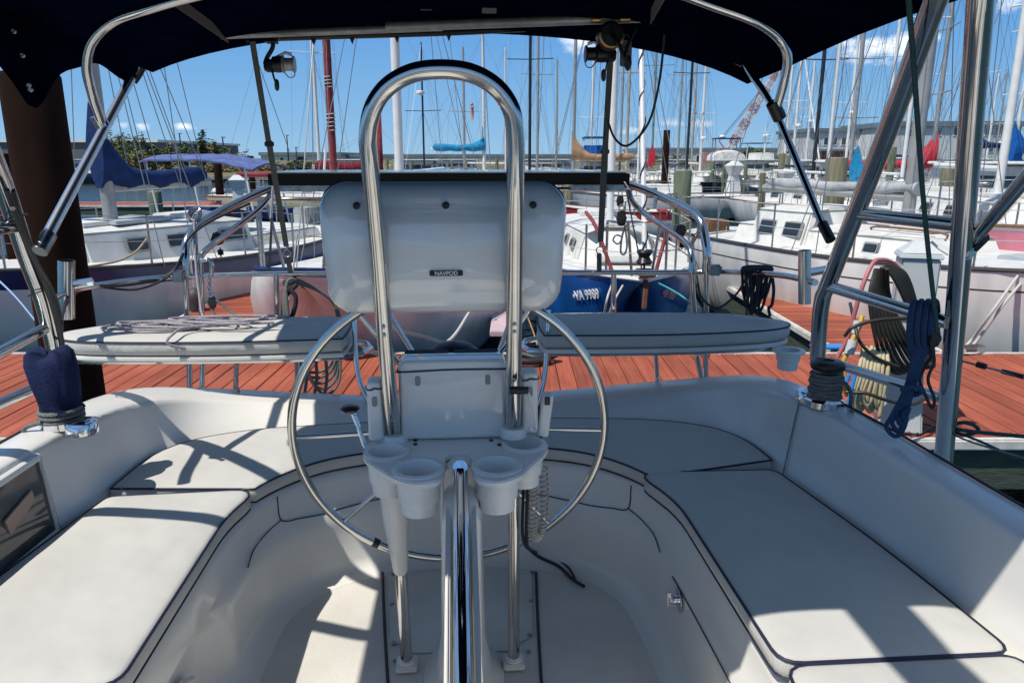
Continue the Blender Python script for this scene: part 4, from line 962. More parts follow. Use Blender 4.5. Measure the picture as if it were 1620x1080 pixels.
# storage window in left coaming (clear lid)
def cface(px, py, D): return B(px, py, D)
y0, y1 = .75, 2.03
def cp(y, f, o=.006):     # point on left coaming inner face: f 0 bottom 1 top
    k = min(range(len(A)), key=lambda k: (abs(rings[11][k].y-y)+(0 if rings[11][k].x < -.5 else 9)))
    a = rings[11][k]; b = tI[k]; p = a.lerp(b, f); return Vector((p.x+o, y, p.z))
bx = MB(); bx.add([cp(y0, .06), cp(y1-.04, .06), cp(y1, .92), cp(y0, .92)], [(0,1,2,3)])
fr = MB().tube([cp(y0, .06), cp(y1-.05, .06), cp(y1-.01, .9), cp(y0, .9)], .012, 8, closed=True).build('storage_lid_frame', GELW, own)
CLR = mat('clear_acrylic', (.10, .10, .095), .05, spec=.6, var=.5, vscale=5)
b2 = bx.build('storage_lid', CLR, fr, smooth=False)
MB().tube(cr([cp(1.72, .12, .014), cp(1.77, .5, .014), cp(1.70, .78, .014), cp(1.62, .5, .014), cp(1.66, .12, .014)], 6), .009, 6).build('air_horn_bracket', STEELD, fr)
MB().lathe([(.022, 0), (.022, .006)], Matrix.Translation(cp(1.68, .5, .012)) @ Matrix.Rotation(pi/2, 4, 'Y'), 14).build('red_button', C_RED, fr)
MB().box(cp(1.89, .40, .004), (.006, .13, .10), rx=.2).build('stowed_box', mat('stowed_tan', (.33, .24, .19), .6), fr)
# left locker recess: dark slot with frame
q = [Vector((-.676, y_, z_)) for y_, z_ in ((.8, .99), (1.62, .99), (1.66, 1.01), (1.66, 1.07), (1.62, 1.09), (.8, 1.09))]
rc = MB().tube([*q], .014, 8, closed=True).build('recess_rim', GEL, own)
MB().add(q, [tuple(range(6))]).build('recess_window', GLASSD, rc, smooth=False)
# coaming seam right
k = 19
gl([rings[11][k]+Vector((-.004, 0, .01)), rings[12][k]+Vector((-.005, 0, 0)), rings[13][k]+Vector((-.004, 0, 0)), tI[k]+Vector((0, 0, .004))], .0025, 'moulding_seam', mat('shadow_gap', (.2, .2, .2), .7))
gl([p.lerp(q, .85)+Vector((0, 0, .006)) for p, q in zip(tI[:20:3], tO[:20:3])], .004)
gl([Vector((-p.x, p.y, p.z)) for p in [p.lerp(q, .85)+Vector((0, 0, .006)) for p, q in zip(tI[:20:3], tO[:20:3])]], .004)
# cushions (loose: things of their own)
def cushion(name, outline, zt, th, label, group=None, puff=.010, cat='cushion', rr=.012):
    """outline: closed list of (x,y) in the boat frame, counter-clockwise"""
    n = len(outline); cx = sum(p[0] for p in outline)/n; cy = sum(p[1] for p in outline)/n
    def ins(d, z):
        o = []
        for i in range(n):
            a = Vector((*outline[i-1][:2], 0)); b = Vector((*outline[i][:2], 0)); c = Vector((*outline[(i+1) % n][:2], 0))
            t = (c-a).normalized(); nr = Vector((-t.y, t.x, 0)); o.append(b+nr*d+Vector((0, 0, z)))
        return o
    m = MB(); rows = [ins(rr, zt-th), ins(0, zt-th+rr), ins(-.003, zt-th*.5), ins(0, zt-rr*.8), ins(rr*.35, zt-rr*.25), ins(rr, zt)]
    m.grid(rows, closed=True); N = n*(len(rows)-1); b0 = 0
    last = rows[-1]; Pb = [Vector((v.x, v.y)) for v in last]; x0 = min(p.x for p in Pb); x1 = max(p.x for p in Pb); y0 = min(p.y for p in Pb); y1 = max(p.y for p in Pb)
    ins_pts = []; gx = x0
    def edist(q):
        d = 9
        for i in range(n):
            a = Pb[i-1]; ab = Pb[i]-a; t = max(0, min(1, (q-a).dot(ab)/max(1e-9, ab.length_squared))); d = min(d, (a+ab*t-q).length)
        return d
    ix = 0
    while gx < x1:
        gy = y0+(.011 if ix % 2 else 0)
        while gy < y1:
            q = Vector((gx, gy)); c_ = False
            for i in range(n):
                a, b = Pb[i-1], Pb[i]
                if (a.y > q.y) != (b.y > q.y) and q.x < (b.x-a.x)*(q.y-a.y)/(b.y-a.y)+a.x: c_ = not c_
            if c_:
                d_ = edist(q)
                if d_ > .008: ins_pts.append((q, d_))
            gy += .024
        gx += .021; ix += 1
    V2, E2, F2, *_ = delaunay_2d_cdt(Pb+[q for q, d_ in ins_pts], [(i, (i+1) % n) for i in range(n)], [], 1, 1e-7)
    ds = {(round(q.x, 5), round(q.y, 5)): d_ for q, d_ in ins_pts}
    mp = {}
    for i, v in enumerate(V2):
        k = min(range(n), key=lambda k: (Pb[k]-v).length_squared)
        if (Pb[k]-v).length < 1e-5: mp[i] = n*(len(rows)-1)+k
        else:
            d_ = ds.get((round(v.x, 5), round(v.y, 5)), .02)
            h_ = puff*(1-math.exp(-d_/.035))+.0045*min(1, d_/.05)*mnoise.noise(Vector((v.x*5+zt*7, v.y*5, 0)))+.002*min(1, d_/.04)*mnoise.noise(Vector((v.x*16, v.y*11, 3)))
            mp[i] = len(m.v); m.v.append(Vector((v.x, v.y, zt+h_)))
    m.f += [tuple(mp[i] for i in f) for f in F2]
    m.f.append(tuple(range(n-1, -1, -1)))
    e = empty(name, (0, 0, 0), 0, label, cat, group); c3 = MB0 @ Vector((cx, cy, zt-th)); e.location = c3; e.rotation_euler.z = BETA
    Mi = Matrix.Translation((-cx, -cy, -(zt-th))); m.v = [Mi @ v for v in m.v]
    m.build('cushion_cover', FAB, e, ang=75)
    MB().tube([Mi @ v for v in ins(-.001, zt-rr*.45)], .0036, 6, closed=True).build('piping', PIPE, e)
    if 'stern' not in name: MB().tube([Mi @ v for v in ins(.001, zt-th+rr*.6)], .0030, 6, closed=True).build('piping', PIPE, e)
    return e
def dens(poly, n=6, smooth_r=.02):
    out = []; m = len(poly)
    for i in range(m):
        a, b, c = Vector((*poly[i-1][:2], 0)), Vector((*poly[i][:2], 0)), Vector((*poly[(i+1) % m][:2], 0))
        r = poly[i][2] if len(poly[i]) > 2 else .03
        r = min(r, (a-b).length*.45, (c-b).length*.45)
        p = b+(a-b).normalized()*r; q = b+(c-b).normalized()*r
        for k in range(5):
            t = k/4; out.append(((1-t)**2*p+2*t*(1-t)*b+t*t*q).to_2d())
    return [(v.x, v.y) for v in out]
def resamp(P, d=.05):
    o = []
    for i in range(len(P)):
        a = Vector(P[i]); b = Vector(P[(i+1) % len(P)]); k = max(1, int((b-a).length/d))
        for j in range(k): q = a+(b-a)*j/k; o.append((q.x, q.y))
    return o
iP = [(p.x, p.y) for p in off(inner, -.005, 0)]; bP = [(p.x, p.y) for p in Z(base, 0)]
CG = 'cockpit seat cushions'
def near(P, y, s): return min((k for k in range(len(P)) if P[k][0]*s > 0), key=lambda k: abs(P[k][1]-y)+(0 if abs(P[k][0]) > .6 else 5))
# side cushions
RS = [(.665, 1.27, .05), (1.165, 1.27, .04), (1.135, 1.7, .2), (1.055, 2.215, .04), (.59, 2.225, .08), (.665, 2.0, .1)]
LS = [(-x, y, *r) for x, y, *r in reversed([(.665, 1.30, .05), (1.165, 1.30, .04), (1.135, 1.7, .2), (1.065, 2.165, .03), (.62, 2.185, .08), (.667, 2.0, .1)])]
cushion('seat_cushion', resamp(dens(RS)), CU, .058, 'long grey white cushion with navy piping on the right cockpit bench', CG)
cushion('seat_cushion', resamp(dens(LS)), CU, .058, 'sunlit white cushion with navy piping on the left cockpit bench', CG)
cushion('seat_cushion', resamp(dens([(.665, .3, .05), (1.17, .3, .05), (1.165, 1.26, .04), (.665, 1.26, .05)])), CU, .055, 'cushion edge at the bottom right corner of the picture', CG)
cushion('seat_cushion', resamp(dens([(-.665, 1.285, .05), (-1.165, 1.285, .04), (-1.17, .3, .05), (-.665, .3, .05)][::1])), CU-.004, .055, 'cushion edge at the bottom left corner of the picture', CG)
# aft cushions (curved)
def aft(s, xin):
    fr_ = [p for p in iP if p[0]*s > xin and p[1] > 2.17]; bk = [p for p in bP if p[0]*s > xin and p[1] > (2.23 if s > 0 else 2.16)]
    fr_.sort(key=lambda p: -p[0]*s); bk.sort(key=lambda p: p[0]*s)
    poly = [(p[0], p[1]) for p in fr_]+[(xin*s, 2.49 if xin < .2 else 2.47), (xin*s, 2.755)]+bk
    poly = [poly[0]]+[q for a, q in zip(poly, poly[1:]) if (Vector(q)-Vector(a)).length > .012]
    if s < 0: poly = poly[::-1]
    A2 = sum(poly[i][0]*poly[(i+1) % len(poly)][1]-poly[(i+1) % len(poly)][0]*poly[i][1] for i in range(len(poly)))
    if A2 < 0: poly = poly[::-1]
    return resamp(poly, .04)
cushion('seat_cushion', aft(1, .16), CU, .058, 'curved cushion behind the wheel on the right with two sun spots', CG)
cushion('seat_cushion', aft(-1, .16), CU, .058, 'curved sunlit cushion behind the wheel on the left crossed by tube shadows', CG)
# ---- pushpit seats
def stern_seat(s, label):
    xi, xo = .52+(.0 if s < 0 else .0), 1.50
    xi = .45 if s < 0 else .36; xo = 1.63 if s < 0 else 1.46
    yb, yf = 3.28, 2.90
    poly = [(xi, yf+.05), (xi+.06, yf+.01), (xi+.5, yf-.01), (xo-.25, yf+.02), (xo-.08, yf+.07), (xo-.01, yf+.15), (xo-.05, yf+.25), (xo-.25, yb+.0), (xi+.4, yb+.05), (xi+.08, yb+.05), (xi+.01, yb-.03)]
    poly = [(x*s, y) for x, y in poly]
    A2 = sum(poly[i][0]*poly[(i+1) % len(poly)][1]-poly[(i+1) % len(poly)][0]*poly[i][1] for i in range(len(poly)))
    if A2 < 0: poly = poly[::-1]
    pc = cr([(x, y, 0) for x, y in poly], 6, closed=True)
    cushion('stern_cushion', [(p.x, p.y) for p in pc], 1.655, .062, label, 'raised stern rail seat cushions')
    b = MB(); b.prism([(p.x+(.004 if p.x < 0 else -.004), p.y) for p in pc], 1.572, 1.590); b.build('seat_board', GELW, own, bevel=.004)
    f = MB(); P = [(xi+.03, yf+.08), (xo-.2, yf+.08), (xo-.1, yf+.16), (xo-.25, yb-.04), (xi+.03, yb-.02)]
    f.tube(cr([(x*s, y, 1.556) for x, y in P], 4, closed=True), .0125, 8, closed=True).build('seat_frame', STEEL, own)
    # cup holder at the outer end
    hx = xo-.02; e = MB(); Mh = Vector((s*(hx-.005), yf-.015, 1.50))
    ch = MB().lathe([(r_*.78, z_*.85) for r_, z_ in ((.046, 0), (.052, .002), (.056, .045), (.062, .05), (.064, .085), (.085, .088), (.085, .1), (.06, .101), (.056, .08), (.05, .045), (.045, .01), (.0001, .01))], Mh+Vector((-.04*s, .03, -.015)), 26, cap=False).build('cup_holder', GELW, own)
stern_seat(1, 'shaded stern rail seat cushion on the right')
stern_seat(-1, 'sunlit stern rail seat cushion on the left with rope lying on it')
# ---- pushpit rails, legs
def T(name, pts, r, m=STEEL, parent=None, n=12, sm=6, closed=False):
    q = cr(pts, sm, closed) if sm else [Vector(p) for p in pts]
    return MB().tube(q, r, n, closed=closed).build(name, m, parent or own)
T('stern_rail', [B(75, 478, 2.62), B(110, 460, 2.85), B(150, 452, 3.0), B(215, 443, 3.2), B(290, 437, 3.36), B(420, 433, 3.42), B(560, 432, 3.45), B(640, 431, 3.45)], .0125)
T('stern_rail', [B(860, 431, 3.42), B(960, 431, 3.42), B(1060, 431, 3.40), B(1120, 430, 3.36), B(1180, 431, 3.2), B(1240, 436, 2.95), B(1290, 447, 2.68)], .0125)
def leg(px0, px1, D, ytop, ybot, foot=None, r=.0125):
    p = [B(px0, ytop, D), B((px0+px1)/2, (ytop+ybot)/2, D), B(px1, ybot, D)]
    if foot: p.append(foot)
    T('rail_leg', p, r)
leg(293, 302, 3.34, 437, 640); leg(318, 320, 3.38, 400, 600, B(312, 640, 3.3)); leg(437, 440, 3.42, 433, 560); leg(1094, 1102, 3.38, 430, 560, B(1112, 608, 3.3)); leg(1118, 1116, 3.36, 420, 610)
leg(971, 970, 3.42, 431, 520); leg(375, 372, 3.2, 555, 640, r=.011); leg(1037, 1040, 3.2, 555, 600, B(1046, 616, 3.15), r=.011); leg(470, 470, 3.2, 555, 650, r=.011)
# centre crossing braces behind pedestal
T('rail_leg', [B(560, 495, 3.0), B(566, 590, 2.95), B(590, 650, 2.9)], .011); T('rail_leg', [B(868, 490, 3.0), B(862, 590, 2.95), B(850, 640, 2.9)], .011)
T('rail_leg', [B(612, 490, 3.5), B(655, 560, 3.5)], .0125, sm=0); T('rail_leg', [B(810, 500, 3.5), B(790, 556, 3.5)], .0125, sm=0)
# davits and solar panel
DV = 3.9
T('davit_arm', [B(296, 437, 3.35), B(293, 405, 3.36), B(300, 372, 3.42), B(330, 345, 3.55), B(425, 299, DV), B(470, 296, DV)], .020)
T('davit_arm', [B(318, 437, 3.38), B(316, 415, 3.4), B(330, 392, 3.45), B(405, 335, 3.75), B(428, 308, DV), B(432, 300, DV)], .0145)
T('davit_arm', [B(1117, 430, 3.36), B(1118, 395, 3.36), B(1108, 350, 3.42), B(1080, 327, 3.55), B(1000, 294, DV), B(955, 292, DV)], .020)
T('davit_arm', [B(1094, 430, 3.38), B(1094, 405, 3.4), B(1080, 380, 3.48), B(1010, 330, 3.75), B(996, 306, DV), B(1000, 296, DV)], .0145)
T('davit_brace', [B(1094, 385, 3.5), B(1113, 355, 3.42)], .010, sm=0); T('davit_brace', [B(1038, 310, 3.7), B(1036, 330, 3.7)], .010, sm=0)
T('davit_crossbar', [B(440, 299, DV), B(990, 300, DV)], .0125, sm=0)
p0, p1 = B(430, 291, 3.72), B(1000, 289, 3.72); z0 = (p0.z+p1.z)/2; wd = p1.x-p0.x
sp = MB().box(((p0.x+p1.x)/2, 3.72+.34, z0+.021), (wd, .68, .055), rx=.005).build('solar_panel', mat('matt_black', (.004, .004, .004), .7, spec=.1), own, bevel=.003)
m_ = mat('solar_glass', (.16, .20, .23), .16, spec=.6)
MB().box(((p0.x+p1.x)/2, 3.72+.34, z0+.052), (wd-.03, .65, .006)).build('solar_glass', m_, sp, smooth=False)
gm = MB()
for k in range(1, 10): gm.box(((p0.x+p1.x)/2-wd/2+wd*k/10, 3.72+.34, z0+.0565), (.004, .63, .003))
gm.build('cell_line', ALUW, sp, smooth=False)
sl = MB()
for x0, x1 in ((440, 590), (905, 960), (965, 992)): 
    a = B(x0, 299, 3.75); b = B(x1, 299, 3.75); sl.box(((a.x+b.x)/2, 3.80, z0-.025), (abs(b.x-a.x), .08, .03))
sl.build('panel_bracket', STEELD, sp, bevel=.004)
# white tags, tackle straps
for x0, y0, x1, y1, D, nm, mt_ in ((432, 295, 429, 345, 3.5, 'davit_strap', WEBW), (430, 345, 426, 432, 3.5, 'davit_strap', SCREEN), (988, 288, 995, 300, 3.5, 'davit_strap', WEBW), (990, 298, 1016, 430, 3.5, 'davit_strap', SCREEN)):
    a = B(x0, y0, D); b = B(x1, y1, D); d = (b-a); c = (a+b)/2
    MB().box((0, 0, 0), (.030, .003, d.length)).build(nm, mt_, own, smooth=False).matrix_local = Matrix.Translation(c) @ d.to_track_quat('Z', 'Y').to_matrix().to_4x4()
# rail clamp box, clamps
for px, D in ((283, 3.32), (1131, 3.30)):
    MB().box(B(px, 437 if px < 500 else 427, D), (.055, .04, .05)).build('rail_clamp', STEELD, own, bevel=.008)
for px, py in ((1075, 365), (345, 377)):
    MB().box(B(px, py, 3.55), (.05, .06, .06), ry=.4).box(B(px+4, py+22, 3.55), (.025, .03, .045)).build('camera_mount', BLACK, own, bevel=.01)
hd_ = MB(); c = B(308, 339, 3.5)
for k in range(4): hd_.tube([c+Vector((.03*cos(a+k), .03*sin(a*1.0+k*.7)*.6, .028*sin(a+k*1.3))) for a in [2*pi*i/14 for i in range(14)]], .006, 5, closed=True)
hd_.tube([c, B(312, 440, 3.45)], .010, 6).build('antenna_knot', STEELD, own)
# rod holders
def rod_holder(px, y0, y1, D, w):
    a = B(px, y0, D); b = B(px, y1, D); r = .5*w/F*D*1.03
    m = MB(); n = 24; d = b-a
    M = Matrix.Translation(b) @ (a-b).to_track_quat('Z', 'Y').to_matrix().to_4x4(); L_ = d.length
    m.lathe([(r, 0), (r, L_), (r*.9, L_), (r*.9, .01), (.0001, .01)], M, n, cap=False); m.build('rod_holder', STEEL, own)
    MB().tube([a.lerp(b, .42)+Vector((r*.5, .0, 0)), a.lerp(b, .38)+Vector((.09, .02, 0))], .016, 8).build('rod_holder_clamp', STEELB, own)
rod_holder(105, 412, 503, 2.82, 24); rod_holder(1273, 396, 480, 2.75, 19)
# wiring along the left rail
T('rail_cable', [B(20, 330, 2.05), B(48, 400, 2.2), B(80, 455, 2.4), B(95, 500, 2.5), B(97, 560, 2.55)], .007, RUB)
T('rail_cable', [B(96, 510, 2.5), B(108, 470, 2.8), B(135, 452, 2.95), B(190, 452, 3.1), B(255, 440, 3.3), B(285, 415, 3.34), B(296, 380, 3.38), B(330, 352, 3.5), B(395, 322, 3.75)], .006, RUB)
T('rail_cable', [B(97, 545, 2.5), B(103, 485, 2.75), B(140, 455, 3.0), B(215, 458, 3.15), B(268, 436, 3.3), B(290, 400, 3.34)], .005, RUB)
T('rail_cable', [B(1102, 435, 3.34), B(1110, 470, 3.3), B(1135, 487, 3.25), B(1165, 465, 3.2), B(1180, 440, 3.18)], .005, RUB)
# ---- stainless arch legs
AR = .0265
T('arch_tube', [B(1520, -120, 1.62), B(1480, 0, 1.74), B(1405, 205, 2.02), B(1316, 435, 2.38), B(1300, 480, 2.46), B(1293, 568, 2.55)], AR, n=20, sm=8)
T('arch_tube', [B(1562, -150, 1.52), B(1552, 0, 1.60), B(1536, 200, 1.76), B(1512, 500, 1.98), B(1492, 735, 2.12)], AR, n=20, sm=8)
def rung(x0, y0, D0, x1, y1, D1, r=.0165): T('arch_rung', [B(x0, y0, D0), B(x1, y1, D1)], r, n=14, sm=0)
rung(1352, 338, 2.22, 1522, 356, 1.87, .0185); rung(1312, 453, 2.40, 1500, 510, 1.98, .0185); rung(1330, 578, 2.50, 1490, 630, 2.08, .017)
T('arch_tube', [B(-120, -60, 1.62), B(-70, 110, 1.8), B(2, 285, 2.08), B(40, 400, 2.30), B(68, 478, 2.45), B(88, 560, 2.56), B(92, 590, 2.58)], AR, n=20, sm=8)
q_ = [B(1562, -150, 1.52), B(1552, 0, 1.60), B(1536, 200, 1.76), B(1512, 500, 1.98), B(1492, 735, 2.12)]
T('arch_tube', [Vector((-p.x-.07, p.y, p.z)) for p in q_], AR, n=20, sm=8)
rung(30, 357, 2.22, -60, 372, 1.9, .0185); rung(70, 520, 2.48, -60, 590, 2.05, .0185); rung(60, 612, 2.5, -60, 665, 2.15, .0185)
T('arch_cable', [B(18, 300, 2.1), B(50, 398, 2.26), B(82, 478, 2.42), B(98, 545, 2.5), B(100, 590, 2.52)], .0095, RUB)
T('arch_cable', [B(10, 300, 2.05), B(36, 370, 2.16), B(62, 430, 2.30)], .0075, RUB)
for x, y, D in ((22, 345, 2.17), (62, 462, 2.41)):
    c = B(x, y, D); MB().tube([c+Vector((.034*cos(a), .034*sin(a), .012*cos(a))) for a in [2*pi*i/16 for i in range(16)]], .0022, 5, closed=True).build('cable_tie', BLACK, own)
T('strut', [B(1526, 397, 1.95), B(1700, 190, 1.45)], .0165, n=14, sm=0); 
MB().tube([B(1524, 400, 1.93), B(1552, 372, 1.88)], .023, 12).build('strut_collar', BLACK, own)
T('halyard', [B(1436, -20, 1.72), B(1446, 110, 1.78), B(1462, 330, 1.88), B(1483, 528, 1.97)], .0062, ROPET, n=8)
MB().box(B(1527, 400, 1.90), (.035, .05, .03)).build('strut_bracket', STEEL, own, bevel=.008)
# ---- boom, cabin front and bridge deck (behind the photographer)
T('boom', [Vector((0, -3.2, 3.32)), Vector((0, 1.5, 3.36))], .07, ALUW, n=16, sm=0)
MB().box((0, -1.15, 1.55), (2.6, .12, 1.3)).box((0, -2.6, 2.18), (2.5, 2.8, .08)).build('cabin_bulkhead', GEL, own, bevel=.02)
MB().box((0, -.86, 1.12), (1.5, .45, .42)).build('bridge_deck', GEL, own, bevel=.03)
MB().box((0, -3.2, 1.15), (3.5, 4.6, .06)).build('side_deck', GEL, own, bevel=.02)
T('mast', [Vector((0, -3.4, 2.2)), Vector((0, -3.5, 14))], .09, ALUW, n=16, sm=0)
# ---- bimini
zc = lambda x: 2.70+.115*(1-min(1, abs(x/1.22))**2.2)
rows = []
nx = 28
for j in range(9):
    f = j/8; y = 1.0+(2.99-1.0)*f; r = []
    for i in range(nx+1):
        g = -1+2*i/nx; x = 1.2*g if g > 0 else 1.14*g
        sag = .012*sin(f*pi*2)*(1-abs(g))
        z = zc(x)-.012*cos(f*2*pi)+sag-.05*(f**3)*(abs(g)**3)*(.7 if g < 0 else 1)
        yy = y-(.03*(1-abs(g)**2) if j == 8 else 0)+(.10*abs(g)**6 if j == 8 else 0)
        r.append(Vector((x, yy, z)))
    rows.append(r)
rows2 = [[v+Vector((0, 0, .006)) for v in r] for r in rows]
bm_ = MB(); bm_.grid(rows); bm_.grid(rows2)
bm_.grid([rows[0], rows2[0]]).grid([rows[-1], rows2[-1]]); bm_.grid([[r[0] for r in rows], [r[0] for r in rows2]]).grid([[r[-1] for r in rows], [r[-1] for r in rows2]])
can = bm_.build('bimini_canopy', NAVY, own, ang=50)
# left drape hanging from the edge
R0 = []
top = [(-1.135, y, zc(1.14)+.034-.030*((y-1.0)/1.99)**3) for y in (1.0, 1.4, 1.8, 2.15, 2.45, 2.7, 2.95)]
bot = [B(-260, -160, 1.5), B(-20, 20, 1.93), B(47, 168, 2.1), B(88, 128, 2.3), B(128, 103, 2.5), B(170, 108, 2.75), B(205, 134, 2.93)]
top = cr(top, 4); bot = cr(bot, 4)
for k in range(6):
    f = k/5; R0.append([a.lerp(b, f)+Vector((.02*sin(f*pi), 0, .006*sin(i*1.1)*f)) for i, (a, b) in enumerate(zip(top, bot))])
R1 = [[v+Vector((-.005, 0, .0)) for v in r] for r in R0]
d = MB(); d.grid(R0).grid(R1).grid([R0[-1], R1[-1]]).grid([[r[0] for r in R0], [r[0] for r in R1]]).build('side_drape', NAVY, can, ang=60)
for x, y, D in ((22, 50, 2.0), (36, 88, 2.04), (46, 135, 2.08), (49, 142, 2.085)):
    MB().lathe([(.0065, 0), (.0065, .003), (.004, .004), (.002, .0015)], Matrix.Translation(B(x, y, D-.03)) @ Matrix.Rotation(pi/2, 4, 'X'), 14).build('snap_fastener', STEELD, can)
# frame bows
T('bimini_bow', [B(160, 192, 2.08), B(146, 150, 2.03), B(137, 105, 2.0), B(146, 65, 1.98), B(180, 33, 1.97), B(235, 14, 1.96), B(300, -4, 1.96), B(420, -30, 1.97), B(600, -48, 2.0), B(800, -52, 2.02), B(950, -40, 2.05), B(1060, -14, 2.07), B(1130, 10, 2.08), B(1195, 34, 2.08), B(1232, 60, 2.10), B(1246, 90, 2.11), B(1240, 130, 2.13), B(1229, 170, 2.16)], .0125, n=14)
T('bimini_strut', [B(63, 396, 2.12), B(207, 125, 2.90)], .0165, SATIN, n=16, sm=0); MB().tube([B(63, 398, 2.11), B(78, 371, 2.16)], .021, 12).build('strut_socket', STEELD, own)
T('bimini_strut', [B(1178, 97, 2.92), B(1190, 120, 2.85), B(1228, 180, 2.72), B(1300, 352, 2.42), B(1313, 378, 2.38)], .0125, n=12)
MB().tube([B(1301, 354, 2.42), B(1314, 380, 2.37)], .017, 12).build('strut_socket', BLACK, own)
MB().tube([B(1222, 162, 2.16), B(1234, 188, 2.17)], .019, 12).build('bow_clamp', BLACK, own); MB().tube([B(153, 183, 2.08), B(163, 200, 2.09)], .019, 12).build('bow_clamp', STEEL, own)
T('bimini_bow', [B(212, 130, 2.92), B(260, 75, 2.93), B(400, 62, 2.9), B(700, 52, 2.88), B(960, 42, 2.9), B(1100, 66, 2.93), B(1175, 102, 2.93)], .012, BLACK, n=10)
# clips along the aft edge
cl = MB()
for x, y in ((390, 63), (438, 64), (496, 66), (557, 64), (628, 62), (710, 59)):
    p = B(x, y, 2.82); cl.add([p+Vector((-.011, 0, .012)), p+Vector((.011, 0, .012)), p+Vector((0, .002, -.014)), p+Vector((-.011, .006, .012)), p+Vector((.011, .006, .012)), p+Vector((0, .008, -.014))], [(0,1,2), (5,4,3), (0,3,4,1), (1,4,5,2), (2,5,3,0)])
each(cl, 'edge_clip', BLACK, can)
# frame webbing straps
def strap(name, x0, y0, D0, x1, y1, D1, w, m=WEB, label=None, parent=own, th=.003):
    a = B(x0, y0, D0); b = B(x1, y1, D1); d = b-a; c = (a+b)/2
    o = MB().box((0, 0, 0), (w, th, d.length)).build(name, m, parent, smooth=False)
    z = d.normalized(); y = Vector((0, 1, 0)); y = (y-z*y.dot(z)).normalized(); x = y.cross(z)
    o.matrix_local = Matrix(((x.x, y.x, z.x, c.x), (x.y, y.y, z.y, c.y), (x.z, y.z, z.z, c.z), (0, 0, 0, 1)))
    return o
strap('support_strap', 270, -4, 2.0, 362, 62, 2.80, .028); strap('support_strap', 1048, -8, 2.0, 1022, 42, 2.80, .028)
strap('tension_strap', 399, 64, 2.86, 425, 225, 3.0, .021); strap('tension_strap', 425, 222, 3.0, 453, 390, 3.28, .023)
for x, y, D in ((426, 228, 3.0), (957, 240, 3.1)): MB().box(B(x, y, D), (.036, .012, .02)).build('strap_buckle', BLACK, own, bevel=.003)
strap('tension_strap', 966, 90, 2.9, 957, 240, 3.05, .023); strap('tension_strap', 957, 240, 3.05, 950, 382, 3.28, .026)
strap('strap_tail', 455, 407, 3.3, 460, 432, 3.34, .022); strap('strap_tail', 948, 400, 3.3, 948, 430, 3.34, .022)
for x, y in ((454, 397), (949, 392)):
    h = MB(); c = B(x, y+4, 3.3); h.tube([c+Vector((.016*cos(a), 0, .016*sin(a))) for a in [2*pi*i/14 for i in range(14)]], .0028, 6, closed=True); h.tube([c+Vector((0, 0, .016)), B(x, y-10, 3.29)], .004, 6); h.build('snap_hook', STEELD, own)
lab = MB().box(B(774, 17, 2.5), (.045, .002, .03), rx=1.2); lab.build('sewn_label', mat('label_grey', (.16, .16, .15), .8), can)
MB().box(B(674, 14, 2.5), (.035, .002, .018), rx=1.2).build('sewn_label', mat('label_dark', (.08, .08, .085), .8), can)
# ---- pedestal guard loop
def loop(dy, r, m, dx=0, sc=1.0, name='pedestal_guard'):
    L_ = [(623, 684, 1.765), (611, 560, 1.72), (598, 400, 1.66), (585, 260, 1.60), (582, 215, 1.585), (590, 172, 1.575), (613, 138, 1.57), (652, 116, 1.565), (698, 110, 1.565), (745, 116, 1.565), (784, 138, 1.57), (808, 172, 1.575), (815, 215, 1.585), (815, 300, 1.61), (814, 420, 1.665), (813, 560, 1.72), (812, 672, 1.765)]
    return T(name, [B(x+dx, y, D)+Vector((0, dy, 0)) for x, y, D in L_], r, m, n=20, sm=8)
loop(0, .0190, STEEL)
sc = MB()
for x, y, D in ((607, 517, 1.685), (608, 530, 1.69), (814, 512, 1.685), (814, 524, 1.69), (617, 636, 1.735), (620, 665, 1.745), (813, 600, 1.72)): sc.lathe([(.005, 0), (.005, .003), (.003, .0045)], Matrix.Translation(B(x, y, D-.003)) @ Matrix.Rotation(pi/2, 4, 'X'), 10)
each(sc, 'guard_screw', STEELD, own)
for x, D in ((625, 1.768), (812, 1.768)):
    y = 693 if x < 700 else 682
    MB().lathe([(.034, -.012), (.034, .0), (.030, .012), (.021, .014)], B(x, y, D), 20).build('guard_collar', GELW, own)
# ---- big instrument pod
pc = B(704, 396, 1.76); 
pod = MB(); 
def podrow(sc_, y, ins=0):
    o = []
    W, Hh, r = .577-2*ins, .293-2*ins, .062
    for cx, cz, a0 in ((W/2-r, Hh/2-r*.8, 0), (-W/2+r, Hh/2-r*.8, pi/2), (-W/2+r*1.1, -Hh/2+r, pi), (W/2-r*1.1, -Hh/2+r, 1.5*pi)):
        for k in range(9):
            a = a0+pi/2*k/8; x = cx+r*cos(a)*max(.1, 1-ins/r*.0); z = cz+r*sin(a)
            x *= 1-.035*max(0, -z/.15); o.append(pc+Vector((x, y+(.055*max(0, z/.146-.10)**2+.02*max(0, -z/.146-.4)**2)*(1 if y < -.02 else (.03-y)/.05 if y < .03 else 0), z)))
    return o
prs = [(-.062, .052), (-.074+.01, .035), (-.060, .018), (-.050, .008), (-.035, .002), (-.01, 0), (.03, 0), (.034, .003), (.038, 0), (.09, .004), (.11, .02)]
rr_ = [podrow(1, y, i) for y, i in prs]
pod.grid(rr_, closed=True); N = len(rr_[0]); tot = N*len(rr_)
